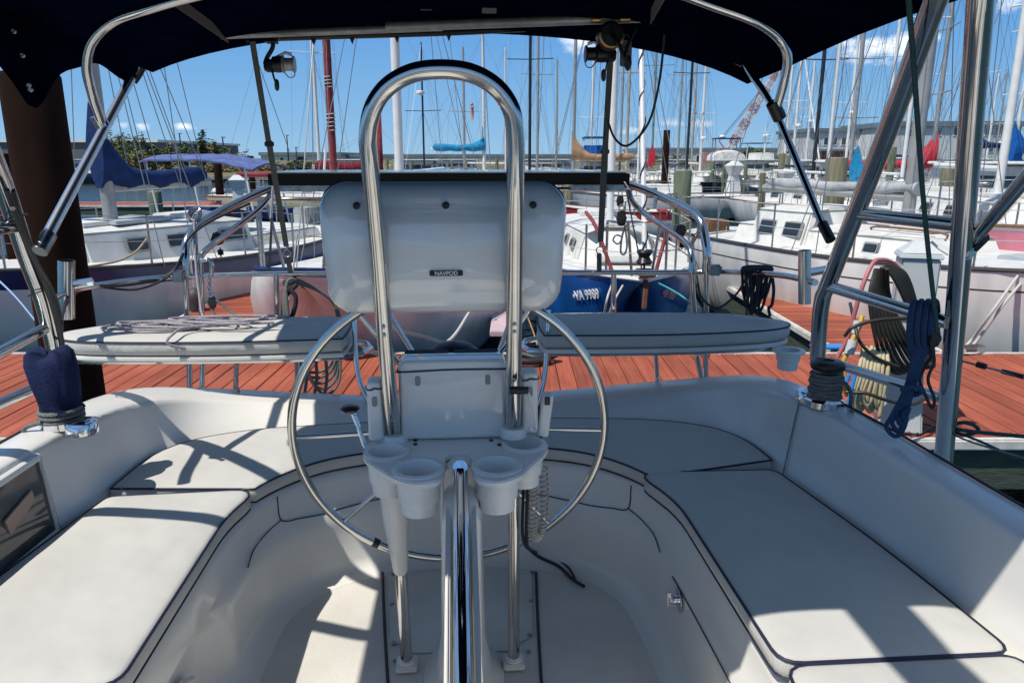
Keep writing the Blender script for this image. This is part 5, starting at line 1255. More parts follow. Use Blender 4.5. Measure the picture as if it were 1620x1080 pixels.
# bulged front
prev = 0
for f, dy in ((.06, -.002), (.14, -.004), (.25, -.007), (.37, -.009), (.5, -.011), (.62, -.012), (.75, -.013), (.93, -.014)):
    c0 = pc+Vector((0, -.062, 0)); r = [v+(c0-v)*f+Vector((0, dy, 0)) for v in rr_[0]]
    for v in r: v.y = pc.y-.062+dy+.055*max(0, (v.z-pc.z)/.146-.10)**2+.02*max(0, -(v.z-pc.z)/.146-.4)**2
    st = len(pod.v); pod.v += r
    for i in range(N): pod.f.append((prev+i, prev+(i+1) % N, st+(i+1) % N, st+i))
    prev = st
pod.f.append(tuple(prev+i for i in range(N))); pod.f.append(tuple(tot-N+i for i in range(N)))
po = pod.build('instrument_pod', PODM, own, ang=50)
MB().tube([p+Vector((0, 0, 0)) for p in podrow(1, .034, -.001)], .003, 6, closed=True).build('pod_seal', GASK, po)
for x in (563, 705, 846):
    p = B(x, 326, 1.69); p.y = pc.y-.066+.055*max(0, (p.z-pc.z)/.146-.10)**2
    MB().lathe([(.0075, -.004), (.0085, .002), (.005, .005), (.0045, .001)], Matrix.Translation(p) @ Matrix.Rotation(pi/2, 4, 'X'), 14).build('screw', BLACK, po)
bd = B(706, 432.5, 1.68); bd.y = pc.y-.0775
MB().rbox(bd, (.076, .004, .0125), .003).build('name_badge', BLACK, po)
def face_text(name, txt, c, size, m, parent, mirror=False):
    M = Matrix.Translation(c) @ Matrix.Rotation(pi/2, 4, 'X'); return text_part(name, txt, m, parent, M, size, .0008)
face_text('name_lettering', 'NAVPOD', bd+Vector((0, -.0035, 0)), .0128, REGW, po)
# ---- lower pod and side pods
RECM = mat('recess_grey', (.25, .25, .24), .6)
def small_pod(x0, x1, y0, y1, D, dpt, r, name='instrument_pod', seal=True):
    a = B(x0, y0, D); b = B(x1, y1, D); c = (a+b)/2; c.y = D+dpt/2
    w_ = b.x-a.x; h_ = a.z-b.z
    o = MB().rbox(c, (w_, dpt, h_), r, r2=min(r, .012)).build(name, PODM if w_ > .1 else GELW, own, ang=50)
    if seal:
        z = c.z+h_/2-.022 if w_ > .1 else c.z+h_/2-.016
        MB().tube(cr([(c.x-w_/2-.001, c.y+.02, z-.006), (c.x-w_/2-.001, c.y-dpt/2+.01, z-.004), (c.x-w_/2+.012, c.y-dpt/2-.001, z-.004), (c.x, c.y-dpt/2-.001, z), (c.x+w_/2-.012, c.y-dpt/2-.001, z-.001), (c.x+w_/2+.001, c.y-dpt/2+.01, z-.002), (c.x+w_/2+.001, c.y+.02, z-.002)], 4), .0024, 6).build('pod_seal', GASK, o)
    dm = MB()
    for q in ((-.32, .32) if w_ > .1 else (0,)):
        dm.rbox((c.x+w_*q, c.y-dpt/2-.0005, c.z+h_/2-.05), (.013, .004, .026), .006)
    each(dm, 'screw_recess', RECM, o)
    return o
small_pod(629, 803, 570, 694, 1.775, .09, .020)
small_pod(580, 609, 601, 694, 1.76, .06, .009); small_pod(826, 852, 591, 688, 1.76, .06, .009)
for x0, x1 in ((640, 711), (716, 789)):
    a = B(x0, 560, 1.86); b = B(x1, 576, 1.86); MB().box(((a.x+b.x)/2, 1.87, (a.z+b.z)/2), (b.x-a.x, .012, .05), rx=-.5).build('display_cover', SCREEN, own, bevel=.004)
MB().lathe([(.075, -.03), (.075, 0), (.068, .022), (.045, .04), (.0001, .047)], B(718, 566, 1.98), 26, cap=False).build('compass_dome', SCREEN, own)
# ---- cup holder tray
TZ = 1.652
def tp(px, py): p = BZ(px, py, TZ); return (p.x, p.y)
out = [tp(575, 712), tp(590, 698), tp(640, 694), tp(716, 690), tp(800, 684), tp(845, 688), tp(866, 700), tp(862, 716), tp(838, 738), tp(822, 752), tp(790, 762), tp(757, 757), tp(747, 742), tp(743, 722), tp(725, 716), tp(706, 722), tp(702, 748), tp(690, 760), tp(655, 764), tp(625, 756), tp(600, 742), tp(580, 728)]
oc = cr([(x, y, 0) for x, y in out], 4, closed=True)
cups = [(612, 716, .046), (662, 743, .050), (786, 738, .050), (829, 704, .046)]
import itertools
# tray plate with real holes: triangulate with bmesh
bm = bmesh.new()
def ringv(pts, z): return [bm.verts.new((p[0], p[1], z)) for p in pts]
def ringe(vs): return [bm.edges.new((vs[i], vs[(i+1) % len(vs)])) for i in range(len(vs))]
ed = ringe(ringv([(p.x, p.y) for p in oc], TZ)); holes = []
for px, py, r in cups:
    c = BZ(px, py, TZ); hp = [(c.x+r*cos(2*pi*k/28), c.y+r*sin(2*pi*k/28)) for k in range(28)]; holes.append((c, r)); ed += ringe(ringv(hp, TZ))
bmesh.ops.triangle_fill(bm, use_beauty=True, edges=ed)
for c, r in holes:
    for f in [f for f in bm.faces if (f.calc_center_median()-Vector((c.x, c.y, TZ))).length < r*.93]: bm.faces.remove(f)
bmesh.ops.recalc_face_normals(bm, faces=bm.faces)
ex_ = bmesh.ops.extrude_face_region(bm, geom=list(bm.faces))
bmesh.ops.translate(bm, vec=(0, 0, -.016), verts=[g for g in ex_['geom'] if isinstance(g, bmesh.types.BMVert)])
bmesh.ops.recalc_face_normals(bm, faces=bm.faces)
be = [e for e in bm.edges if len(e.link_faces) == 2 and e.calc_face_angle(0) > .9]
bmesh.ops.bevel(bm, geom=be, offset=.003, segments=2, affect='EDGES', clamp_overlap=True)
me = bpy.data.meshes.new('cup_holder_tray'); bm.to_mesh(me); bm.free(); me.polygons.foreach_set('use_smooth', [True]*len(me.polygons)); me.set_sharp_from_angle(angle=radians(35)); me.materials.append(GELW)
tray = bpy.data.objects.new('cup_holder_tray', me); COL.objects.link(tray); tray.parent = own
for (c, r) in holes:
    dz = TZ+.0035
    MB().lathe([(r-.014, dz-.108), (r-.008, dz-.106), (r-.007, dz-.078), (r-.001, dz-.074), (r+.001, dz-.022)], (c.x, c.y, 0), 30, cap=False).lathe([(r+.001, dz-.022), (r-.0025, dz-.006), (r+.010, dz-.004), (r+.011, dz+.001), (r+.007, dz+.0035), (r-.001, dz+.0035), (r-.004, dz), (r-.0055, dz-.05), (r-.011, dz-.10), (.0001, dz-.1)], (c.x, c.y, 0), 30, cap=False).lathe([(r-.014, dz-.108), (.0001, dz-.108)], (c.x, c.y, 0), 30, cap=False).build('cup_holder', GELW, tray)
sc = MB()
for q in ((657, 697), (657, 703), (777, 691), (777, 697), (790, 704), (612, 698)): p = BZ(*q, TZ); sc.lathe([(.0055, 0), (.0055, .003), (.003, .004)], p, 10)
each(sc, 'tray_screw', BLACK, tray)
# lower legs
a = B(622, 775, 1.765); b = B(634, 902, 1.80)
q = B(644, 1052, 1.85); q.z = .925
dirv = (b-a).normalized()
MB().tube([a, a.lerp(b, .3), b, b+dirv*.006], [.036, .034, .020, .016], 22).build('leg_sleeve', GELW, own)
T('pedestal_leg', [b, Vector((q.x, q.y, .925))], .0165, n=16, sm=0)
q2 = B(813, 1046, 1.86); T('pedestal_leg', [B(812, 740, 1.775), Vector((q2.x, q2.y, .925))], .0165, n=16, sm=0)
for p in (q, q2): MB().box((p.x, p.y, .934), (.062, .062, .018)).lathe([(.026, .94), (.024, .955), (.018, .958)], (p.x, p.y, 0), 18).build('leg_foot', GELW, own, bevel=.004)
# pedestal and table
pt_ = BZ(728, 735, TZ); ux = pt_.x
def pcol(z, w_, d_, y): return [Vector((ux+w_*cos(a)*(abs(cos(a))**-.35 if abs(cos(a)) > .2 else 1), y+d_*sin(a), z)) for a in [2*pi*k/24 for k in range(24)]]
pd = MB().grid([pcol(.922, .115, .14, 1.83), pcol(.95, .080, .11, 1.83), pcol(1.05, .062, .09, 1.82), pcol(1.3, .056, .08, 1.80), pcol(1.62, .055, .07, 1.77)], closed=True); pd.build('pedestal', GEL, own, ang=60)
# table trunk running towards the camera
yA, yB = pt_.y+.055, .55
def ttop(y): return 1.655+(y-yA)*.28
def hump(y, w_, dz, r=.03):
    z = ttop(y)+dz; o = []
    for a in [pi*k/10 for k in range(11)]: o.append(Vector((ux+w_*cos(a), y, z-r+r*sin(a))))
    return o+[Vector((ux-w_*1.02, y, .95)), Vector((ux+w_*1.02, y, .95))]
tb = MB().grid([hump(yA, .036, -.005), hump(yA-.045, .042, .016), hump(yA-.06, .042, .016), hump(yA-.062, .042, -.03), hump(yA-.13, .044, -.05)], closed=True)
tb.f += [tuple(range(12, -1, -1)), tuple(len(tb.v)-13+k for k in range(13))]; tb.build('table_post', GELW, own, bevel=.004)
lf = MB()
for s in (-1, 1):
    ys = [yA-.10, yA-.25, yA-.5, yB]
    r = [[Vector((ux+s*x, y, z)) for x, z in ((.022, ttop(y)-.10), (.024, ttop(y)-.055), (.034, ttop(y)-.05), (.036, ttop(y)-.10), (.040, 1.10), (.022, 1.10))] for y in ys]
    lf.grid(r, closed=True); n0 = len(lf.v)-24; lf.f += [tuple(n0+k for k in range(6)), tuple(n0+18+k for k in range(6))]
lf.build('folded_table_leaf', GELW, own, bevel=.004)
T('table_handrail', [Vector((ux, yA-.055, TZ-.06)), Vector((ux, yA-.060, TZ-.02)), Vector((ux, yA-.075, TZ+.004)), Vector((ux, yA-.11, ttop(yA-.11)+.0)), Vector((ux, yA-.5, ttop(yA-.5)-.02)), Vector((ux, yB, ttop(yB)-.04))], .0172, STEELB, n=22)
# ---- steering wheel
wc = B(713, 686, 1.935); RW = .432
tl = radians(8); W = Matrix.Translation(wc) @ Matrix.Rotation(tl*1.25, 4, 'X')
wh = empty('steering_wheel', (0, 0, 0)); wh.parent = own; wh.matrix_parent_inverse = Matrix(); wh.location = (0, 0, 0)
MB().tube([W @ Vector((RW*cos(a), 0, RW*sin(a))) for a in [2*pi*k/96 for k in range(96)]], .0125, 14, closed=True).build('rim', STEEL, wh)
for a in (0, pi, radians(222), radians(-48), radians(60), radians(122)): MB().tube([W @ Vector((.06*cos(a), .03, .06*sin(a))), W @ Vector((RW*.98*cos(a), 0, RW*.98*sin(a)))], .0065, 10).build('spoke', STEEL, wh)
MB().lathe([(.05, -.02), (.06, 0), (.05, .04), (.02, .05)], W @ Matrix.Rotation(pi/2, 4, 'X'), 20).build('hub', STEELB, wh)
a = radians(238); MB().tube([W @ Vector((RW*cos(a+d_), 0, RW*sin(a+d_))) for d_ in (-.022, 0, .022)], .0145, 12).build('rim_tape', BLACK, wh)
# throttle lever, left
th_ = MB().tube(cr([B(578, 708, 1.80), B(566, 672, 1.82), B(559, 655, 1.83)], 4), .006, 8).tube([B(541, 650, 1.83), B(566, 655, 1.82)], .004, 8)
th_.build('throttle_lever', STEELB, own); MB().lathe([(.0001, -.008), (.02, -.006), (.026, 0), (.02, .006), (.0001, .008)], B(554, 646, 1.83), 16, cap=False).build('throttle_knob', BLACK, own)
# microphone clip, handheld, coiled cord
MB().tube([B(806, 617, 1.69), B(836, 617, 1.69)], [.010, .009], 12).build('guard_clip', BLACK, own)
T('mic_cable', [B(834, 618, 1.70), B(843, 640, 1.72), B(848, 670, 1.74), B(845, 682, 1.73), B(838, 676, 1.72)], .0028, GELW, n=8)
hs = MB().rbox(B(862, 655, 1.80), (.030, .035, .115), .008, M=Matrix.Rotation(.12, 4, 'Y')).build('handset', GELW, own)
MB().rbox(B(866, 634, 1.778), (.014, .006, .022), .003).build('handset_screen', BLACK, hs)
T('handset_cable', [B(852, 640, 1.80), B(850, 670, 1.80), B(858, 700, 1.78), B(862, 715, 1.77)], .0035, RUB, n=8)
ax_ = cr([B(860, 740, 1.78), B(861, 790, 1.79), B(858, 835, 1.79), B(849, 850, 1.78), B(842, 835, 1.76), B(844, 790, 1.75), B(842, 750, 1.74)], 60)
hx = []
for i in range(len(ax_)-1):
    t_ = (ax_[i+1]-ax_[i]).normalized(); u_ = Vector((0, 1, 0)); u_ = (u_-t_*u_.dot(t_)).normalized(); v_ = t_.cross(u_); ph = i*2*pi/9.5
    hx.append(ax_[i]+(u_*cos(ph)+v_*sin(ph))*.0098)
MB().tube(hx, .0028, 6).build('coiled_cord', mat('beige_cord', (.42, .37, .31), .5), own)
T('wheel_line', [B(835, 770, 1.86), B(833, 850, 1.95), BZ(836, 866, .99), BZ(852, 880, .945), BZ(880, 893, .930), BZ(892, 902, .928), BZ(905, 915, .93), BZ(924, 927, .93)], .0058, RUB, n=8)
T('wheel_line', [B(828, 770, 1.87), B(828, 855, 1.96), BZ(848, 873, .955), BZ(872, 884, .932), BZ(898, 896, .928), BZ(912, 920, .93)], .0045, RUB, n=8)
# ---- winches
def winch(c, label=None, rope=True, s=1.0):
    w_ = MB().lathe([(.062, 0), (.062, .02), (.05, .028), (.040, .05), (.036, .08), (.044, .115), (.050, .125)], c, 28).build('winch', STEELB, own)
    return w_
wr_ = MBI @ UZ(1303, 640, 1.565); wr_.z = 1.565
w_ = winch(wr_)
MB().lathe([(.050, .122), (.054, .13), (.054, .142), (.044, .150), (.02, .152), (.018, .145), (.0001, .145)], wr_, 28, cap=False).build('winch_cap', BLACK, w_)
hx = [wr_+Vector(((.047+.003*sin(k*.9))*cos(k*.35), (.047+.003*sin(k*.9))*sin(k*.35), .022+.0007*k)) for k in range(130)]
e = empty('winch_line', (0,0,0), 0, 'grey rope wound round the right winch drum', 'rope'); e.matrix_world = MB0.copy()
MB().tube(hx+cr([hx[-1], wr_+Vector((.07, -.02, .06)), wr_+Vector((.075, -.03, -.01)), wr_+Vector((.05, -.09, .01))], 5), .0065, 7).build('rope_turns', ROPEG, e)
jb = MBI @ UZ(1277, 640, 1.545); 
MB().lathe([(.036, 0), (.040, .004), (.040, .034), (.036, .04), (.02, .042)], Vector((jb.x, jb.y, 1.555)), 26).build('jammer_base', STEELB, own)
wl_ = MBI @ UZ(100, 672, 1.565); wl_.z = 1.565
w_ = winch(wl_)
jl = MBI @ UZ(131, 684, 1.56); MB().lathe([(.040, 0), (.044, .004), (.044, .034), (.04, .04), (.02, .042)], Vector((jl.x, jl.y, 1.557)), 26).build('jammer_base', STEELB, own)
hx = [wl_+Vector((.058*cos(k*.35), .058*sin(k*.35), .012+.0008*k)) for k in range(56)]
e = empty('winch_line', (0,0,0), 0, 'pale flecked rope round the covered left winch', 'rope'); e.matrix_world = MB0.copy()
MB().tube(hx, .0065, 7).tube(cr([wl_+Vector((-.03, -.055, .03)), wl_+Vector((-.08, -.06, .012)), MBI @ UZ(40, 700, 1.54), MBI @ UZ(-30, 745, 1.5)], 6), .007, 8).build('rope_turns', ROPEG, e)
# navy winch cover
e = empty('winch_cover', (0, 0, 0), 0, 'floppy navy cloth cover over the left winch', 'winch cover'); e.matrix_world = MB0.copy()
rows = []; cax = [(wl_+Vector((.004, 0, .050)), .058), (wl_+Vector((0, 0, .066)), .052), (wl_+Vector((0, 0, .09)), .057), (wl_+Vector((-.004, .006, .12)), .062), (wl_+Vector((-.008, .012, .15)), .064), (wl_+Vector((-.014, .016, .185)), .066), (wl_+Vector((-.018, .02, .212)), .062), (wl_+Vector((-.020, .022, .226)), .050), (wl_+Vector((-.02, .022, .226)), .03), (wl_+Vector((-.02, .022, .219)), .012)]
for j, (c, r) in enumerate(cax):
    rows.append([c+Vector((r*(1+.07*sin(3*a+j*.6)+.04*sin(7*a+j)+.03*sin(11*a-j))*cos(a)*(abs(cos(a))**-.22 if abs(cos(a)) > .3 else 1), r*(1+.08*sin(4*a+j*.8)+.04*sin(9*a+j*.4))*sin(a), .010*sin(2*a+j)+.006*sin(5*a) if j > 4 else .004*sin(5*a+j))) for a in [2*pi*k/56 for k in range(56)]])
q = MB(); q.grid(rows, closed=True); q.f.append(tuple(len(q.v)-56+k for k in range(56))); q.build('cloth', NAVY2, e, ang=80)
# ------------------------------------------------------------------ loose things on and around the boat
def solo(name, mb, m, label, cat, group=None, frame=True, part=None, ang=60, smooth=True):
    """one-piece thing; its origin at the middle of its base"""
    xs = [v.x for v in mb.v]; ys = [v.y for v in mb.v]; z0 = min(v.z for v in mb.v)
    c = Vector(((min(xs)+max(xs))/2, (min(ys)+max(ys))/2, z0)); mb.v = [v-c for v in mb.v]
    o = mb.build(name, m, None, ang=ang, smooth=smooth)
    if frame: o.location = MB0 @ c; o.rotation_euler.z = BETA
    else: o.location = c
    return prop(o, label, cat, group)
def root(name, c, label, cat, group=None, frame=True):
    e = empty(name, (MB0 @ Vector(c)) if frame else c, BETA if frame else 0, label, cat, group); e['_o'] = 0; del e['_o']; return e
def kid(e, name, mb, m, c, **kw):
    mb.v = [v-Vector(c) for v in mb.v]; return mb.build(name, m, e, **kw)
# fishing rods stowed across under the bimini
RODM = mat('rod_grey', (.42, .42, .40), .4, .4, var=.3, vscale=20)
solo('fishing_rod', MB().tube([B(272, 60, 2.75), B(420, 54, 2.74), B(568, 48, 2.72), B(700, 43, 2.70)], [.0115, .012, .013, .013], 14), RODM, 'grey metal pole stowed under the bimini, its left end beside the strap', 'pole')
solo('fishing_rod', MB().tube([B(611, 43, 2.62), B(840, 35, 2.60), B(1068, 26, 2.58)], .0155, 14), RODM, 'thicker grey metal pole stowed under the bimini, its open end at the right', 'pole')
# spinning reels
def reel(c, s, mirror, label, yaw=0):
    e = root('fishing_reel', c, label, 'fishing reel', 'fishing reels hanging under the bimini'); f = -1 if mirror else 1; V = Vector; c = V(c)
    def p(x, z, y=0): return V((f*x*s, y*s, z*s))
    MB().tube([p(-.012, .058), p(.018, .058)], .006*s, 8).tube(cr([p(.004, .058), p(.002, .042), p(-.014, .018), p(-.022, 0)], 5), [.006*s]*16, 8).build('reel_foot', BLACK, e)
    M = Matrix.Rotation(f*pi/2, 4, 'Y')
    b = MB().rbox(p(-.006, -.004), (.038*s, .022*s, .034*s), .012*s); b.lathe([(.020*s, -.012*s), (.022*s, 0), (.021*s, .014*s)], Matrix.Translation(p(.012, 0)) @ M, 20); b.build('reel_body', BLACK, e)
    MB().lathe([(.022*s, 0), (.0225*s, .003*s), (.017*s, .006*s), (.017*s, .026*s), (.022*s, .029*s), (.021*s, .033*s), (.008*s, .035*s)], Matrix.Translation(p(.026, 0)) @ M, 24).build('spool', RODM if not mirror else BLACK, e)
    MB().tube(cr([p(.03, -.022), p(.042, -.034), p(.056, -.028), p(.058, .0), p(.054, .02), p(.04, .026)], 5), .0016*s, 6).tube([p(.01, .018), p(.035, .03), p(.052, .026)], .004*s, 6).build('bail_arm', STEELD, e)
    MB().tube([p(-.002, -.014, -.012), p(.004, -.036, -.02), p(.008, -.048, -.022)], .003*s, 6).build('crank_arm', STEELD, e)
    MB().lathe([(.0001, -.005*s), (.010*s, -.004*s), (.012*s, 0), (.010*s, .004*s), (.0001, .005*s)], Matrix.Translation(p(.012, -.056, -.026)) @ Matrix.Rotation(.5*f, 4, 'Z') @ Matrix.Rotation(pi/2, 4, 'Y') @ Matrix.Scale(1.35, 4, (1, 0, 0)), 16, cap=False).build('crank_knob', RUB, e)
    return e
reel(B(432, 102, 2.68), 1.25, False, 'black spinning reel hanging at the left of the bimini edge')
reel(B(960, 86, 2.62), 1.25, True, 'black spinning reel with grey spool left of the clustered reels')
c = B(965, 58, 2.55); e = root('fishing_reel', c, 'round black and gold reel in the middle of the cluster', 'fishing reel', 'fishing reels hanging under the bimini')
GOLD = mat('gold_trim', (.45, .30, .09), .3, 1.0)
MB().lathe([(.0001, -.03), (.036, -.028), (.043, -.02), (.043, .02), (.036, .028), (.0001, .03)], Matrix.Rotation(pi/2, 4, 'X'), 28, cap=False).build('reel_body', BLACK, e)
MB().tube([Vector((.036*cos(a), -.029, .036*sin(a))) for a in [pi*.95+pi*1.1*k/20 for k in range(21)]], .005, 6).build('gold_ring', GOLD, e)
MB().tube([Vector((-.06, 0, .05)), Vector((-.035, 0, .05))], .012, 10).build('gold_band', GOLD, e); MB().tube([Vector((.03, 0, .052)), Vector((.062, 0, .053))], .012, 10).build('gold_band', GOLD, e)
MB().tube(cr([Vector((0, -.03, 0)), Vector((.02, -.05, -.03)), Vector((.035, -.055, -.07)), Vector((.05, -.05, -.03)), Vector((.075, -.04, .02))], 5), .006, 7).build('crank_arm', BLACK, e)
MB().lathe([(.0001, -.006), (.014, -.005), (.018, 0), (.014, .005), (.0001, .006)], Matrix.Translation((.05, -.055, -.088)) @ Matrix.Rotation(.35, 4, 'Z') @ Matrix.Rotation(pi/2, 4, 'Y') @ Matrix.Scale(1.3, 4, (1, 0, 0)), 18, cap=False).build('crank_knob', RUB, e)
c = B(990, 85, 2.7); e = root('hang_tag', c, 'grey plastic tag with faint marks hanging right of the reels', 'tag')
MB().rbox((0, 0, 0), (.040, .004, .085), .008).build('tag_plate', mat('tag_grey', (.17, .17, .16), .6, var=.3, vscale=30), e)
MB().tube([Vector((.012*cos(a), 0, .046+.014*sin(a))) for a in [pi*k/10 for k in range(11)]], .002, 6).build('tag_hook', BLACK, e)
tm = MB()
for k in range(4): tm.box((0, -.003, .02-.014*k), (.022-.004*(k % 2), .001, .004))
tm.build('tag_print', BLACK, e)
solo('cable', MB().tube(cr([B(1052, 40, 2.7), B(1050, 70, 2.72), B(1043, 130, 2.75), B(1030, 185, 2.8), B(1012, 215, 2.85), B(990, 231, 2.88), B(972, 218, 2.9), B(961, 190, 2.92)], 8), .0045, 8), RUB, 'dark cable looping down from the bimini right of the strap', 'cable')
solo('cable', MB().tube(cr([B(1620, 28, 2.9), B(1300, 34, 2.7), B(1100, 37, 2.6), B(1050, 39, 2.62), B(1012, 44, 2.65)], 6), .0025, 6), STEELD, 'thin wire running under the bimini to the reels', 'wire') if False else None
# ---- mainsheet tackle under the right davit and blocks
def block(px, py, D, s, label):
    c = B(px, py, D); e = root('pulley_block', c, label, 'pulley block')
    MB().rbox((0, 0, 0), (.030*s, .018*s, .055*s), .012*s).build('cheek', BLACK, e)
    MB().lathe([(.0001, -.012*s), (.017*s, -.011*s), (.017*s, .011*s), (.0001, .012*s)], Matrix.Rotation(pi/2, 4, 'X'), 18, cap=False).build('sheave', RUB, e)
    MB().tube([Vector((.009*s*cos(a), 0, .035*s+.012*s*sin(a))) for a in [2*pi*k/12 for k in range(12)]], .0028*s, 6, closed=True).build('shackle', STEEL, e)
block(336, 478, 3.2, 1.0, 'black pulley block on chain over the red finger dock'); block(983, 345, 3.55, 1.35, 'black double pulley block under the right davit'); block(981, 318, 3.6, 1.0, 'small black block at the top of the davit tackle')
block(1478, 535, 1.97, .9, 'black block on the arch tube beside the blue rope')
ch = MB()
for k in range(6):
    c = B(331, 440+k*5, 3.25); ch.tube([c+Vector((.008*cos(a)*(k % 2), .008*cos(a)*(1-k % 2), .012*sin(a))) for a in [2*pi*j/10 for j in range(10)]], .0025, 5, closed=True)
solo('chain', ch, STEEL, 'short chain holding the pulley block under the stern rail', 'chain')
T('rail_hook', [B(318, 412, 3.3), B(330, 411, 3.3), B(335, 420, 3.3), B(334, 438, 3.3)], .010)
solo('snap_hooks', MB().tube(cr([B(990, 355, 3.5), B(984, 375, 3.5), B(982, 398, 3.5), B(988, 402, 3.5), B(992, 388, 3.5), B(990, 365, 3.5)], 5, True), .005, 6, closed=True).tube(cr([B(975, 372, 3.5), B(970, 380, 3.5), B(978, 386, 3.5), B(984, 376, 3.5)], 5, True), .004, 6, closed=True), STEELD, 'steel carabiner hanging from the tackle above the blue boat', 'carabiner')
# ---- ropes on the left stern seat
R = random.Random(5)
def flake(pts, m, label, r=.0055, n=6, name='rope', cat='rope'): return solo(name, MB().tube(cr(pts, n), r, 7), m, label, cat)
z = 1.672
pp = []
for k in range(8):
    f = k/7; cx_ = -1.24+.30*f+R.uniform(-.05, .05); cy_ = 3.07+R.uniform(-.03, .04); ra = R.uniform(.10, .26); rb = R.uniform(.03, .085); ph = R.uniform(-.5, .5)
    for q_ in range(7):
        a_ = q_*2*pi/7+ph; pp.append((cx_+ra*cos(a_)+R.uniform(-.02, .02), cy_+rb*sin(a_)+R.uniform(-.012, .012), z+.0035*k+R.uniform(0, .008)))
pp += [(-1.05, 3.0, z+.02), (-1.10, 2.90, z+.012), (-1.10, 2.875, z-.03), B(368, 560, 2.9), B(372, 600, 2.9), B(385, 640, 2.92)]
flake(pp, ROPEL, 'lilac flecked rope flaked on the left stern seat, its tail hanging down', n=6)
flake([B(307, 350, 3.45), B(310, 420, 3.36), B(318, 490, 3.25), B(320, 520, 3.15), (-1.40, 3.1, z+.01)], ROPEL, 'lilac flecked line running down from the left davit knot', .006)
flake([B(334, 488, 3.2), B(350, 515, 3.18), B(360, 522, 3.12), (-1.25, 3.08, z+.01)], ROPEG, 'grey tackle line from the left block to the seat'); flake([B(340, 474, 3.2), B(362, 490, 3.2), B(378, 512, 3.15), (-1.18, 3.06, z+.01)], ROPEG, 'second grey tackle line falling from the left block')
flake([B(470, 370, 3.5), B(462, 440, 3.45), B(452, 500, 3.4)], ROPEW, 'white line beside the grey strap', .004)
# fuzzy bundle hung from the rail with big loops
bp_ = []
for k in range(5):
    a0 = .2*k; bp_ += [B(462+R.uniform(-6, 6), 445+R.uniform(-4, 4), 3.42), B(500+4*k, 456+3*k, 3.5), B(528+2*k, 480+4*k, 3.52), B(536+R.uniform(-4, 4), 520+5*k, 3.5), B(520+4*k, 580+6*k, 3.45), B(480+7*k, 585+9*k, 3.40), B(458+3*k, 540+3*k, 3.36), B(452+R.uniform(-3, 3), 480, 3.38)]
flake(bp_, ROPEG, 'grey dock line hanging in big loops under the left stern rail', .0075)
flake([B(450, 445, 3.42), B(455, 455, 3.40), B(468, 470, 3.4), B(462, 500, 3.4), B(448, 505, 3.4), B(452, 470, 3.4), B(470, 450, 3.42)], ROPEN, 'dark rope knotted round the left stern rail', .011)
for k in range(4):
    x = 466+k*16; flake([B(x, 555, 3.35), B(x+3, 600, 3.35), B(x-6, 650, 3.33)] , ROPEG, ['leftmost', 'second', 'third', 'rightmost'][k]+' of the grey lines hanging under the left stern seat', .008)
flake([B(590, 350, 3.9), B(600, 495, 3.6), B(680, 535, 4.5), B(775, 560, 4.6)], ROPEW, 'white mooring line slanting down to the dock behind the pod', .012)
flake([B(742, 495, 6.0), B(715, 535, 5.2), B(675, 560, 4.65)], ROPEW, 'white mooring line crossing another behind the pod', .014)
flake([B(572, 545, 3.6), B(590, 556, 4.0), B(606, 563, 4.7)], ROPEW, 'short white line left of the guard tube', .013)
# coil on the right rail
e = root('rope_coil', B(1197, 430, 3.15), 'charcoal rope coil hanging over the right stern rail', 'rope coil'); c = B(1197, 430, 3.15); ms = MB()
for k in range(9):
    x = -.062+.0158*k+R.uniform(-.006, .006); L_ = .165+.03*sin(k*1.7)+R.uniform(-.012, .012)
    q = [c+Vector((x+R.uniform(-.0025, .0025)+.02*sin(k*2.3)*(1-sin(a))*.5, .02*cos(a)*1.3, -L_/2+L_/2*sin(a)+.02))+Vector((-.25*x*(1-sin(a))*.9, 0, 0)) for a in [2*pi*i/20 for i in range(20)]]
    ms.tube(cr(q, 2, True), .0062, 7, closed=True)
ms.tube(cr([c+Vector((-.05, -.02, .012)), c+Vector((0, -.033, .018)), c+Vector((.05, -.03, .012)), c+Vector((.062, .0, .015)), c+Vector((.04, .03, .018)), c+Vector((-.03, .03, .018)), c+Vector((-.055, .01, .015))], 4, True), .0075, 7, closed=True)
kid(e, 'rope_turns', ms, ROPEN, c)
flake([B(1222, 440, 3.1), B(1224, 460, 3.1), B(1221, 482, 3.1), B(1216, 487, 3.1), B(1218, 500, 3.1)], ROPEN, 'loose end of the charcoal coil', .007)
# blue rope bundle on the arch rung
e = root('rope_coil', B(1455, 500, 2.0), 'blue flecked rope hanked over the arch rung, long loops below', 'rope coil'); c = B(1455, 500, 2.0); ms = MB()
for k in range(4):
    x = 1442+k*11; ms.tube(cr([B(x, 560, 2.0), B(x-3, 520, 1.97), B(x+2, 483, 1.97), B(x+6, 478, 2.02), B(x+8, 500, 2.06), B(x+6, 545, 2.05)], 5), .0085, 7)
for k in range(5):
    d_ = 3*k; ms.tube(cr([B(1448+d_*1.6, 545, 1.99), B(1434+d_, 610, 1.98), B(1412+d_*1.8, 655, 1.97), B(1402+d_*3, 676-d_*2.5, 1.96), B(1418+d_, 690-d_*3.2, 1.96), B(1432-d_*.2, 672-d_*2, 1.97), B(1437-d_*.3, 630, 1.99), B(1452+d_*.7, 548, 2.0)], 6), .0062, 7)
ms.tube(cr([B(1428, 616, 1.96), B(1446, 611, 1.95), B(1458, 618, 1.97), B(1444, 624, 1.99)], 4, True), .008, 7, closed=True)
kid(e, 'rope_turns', ms, ROPEB, c)
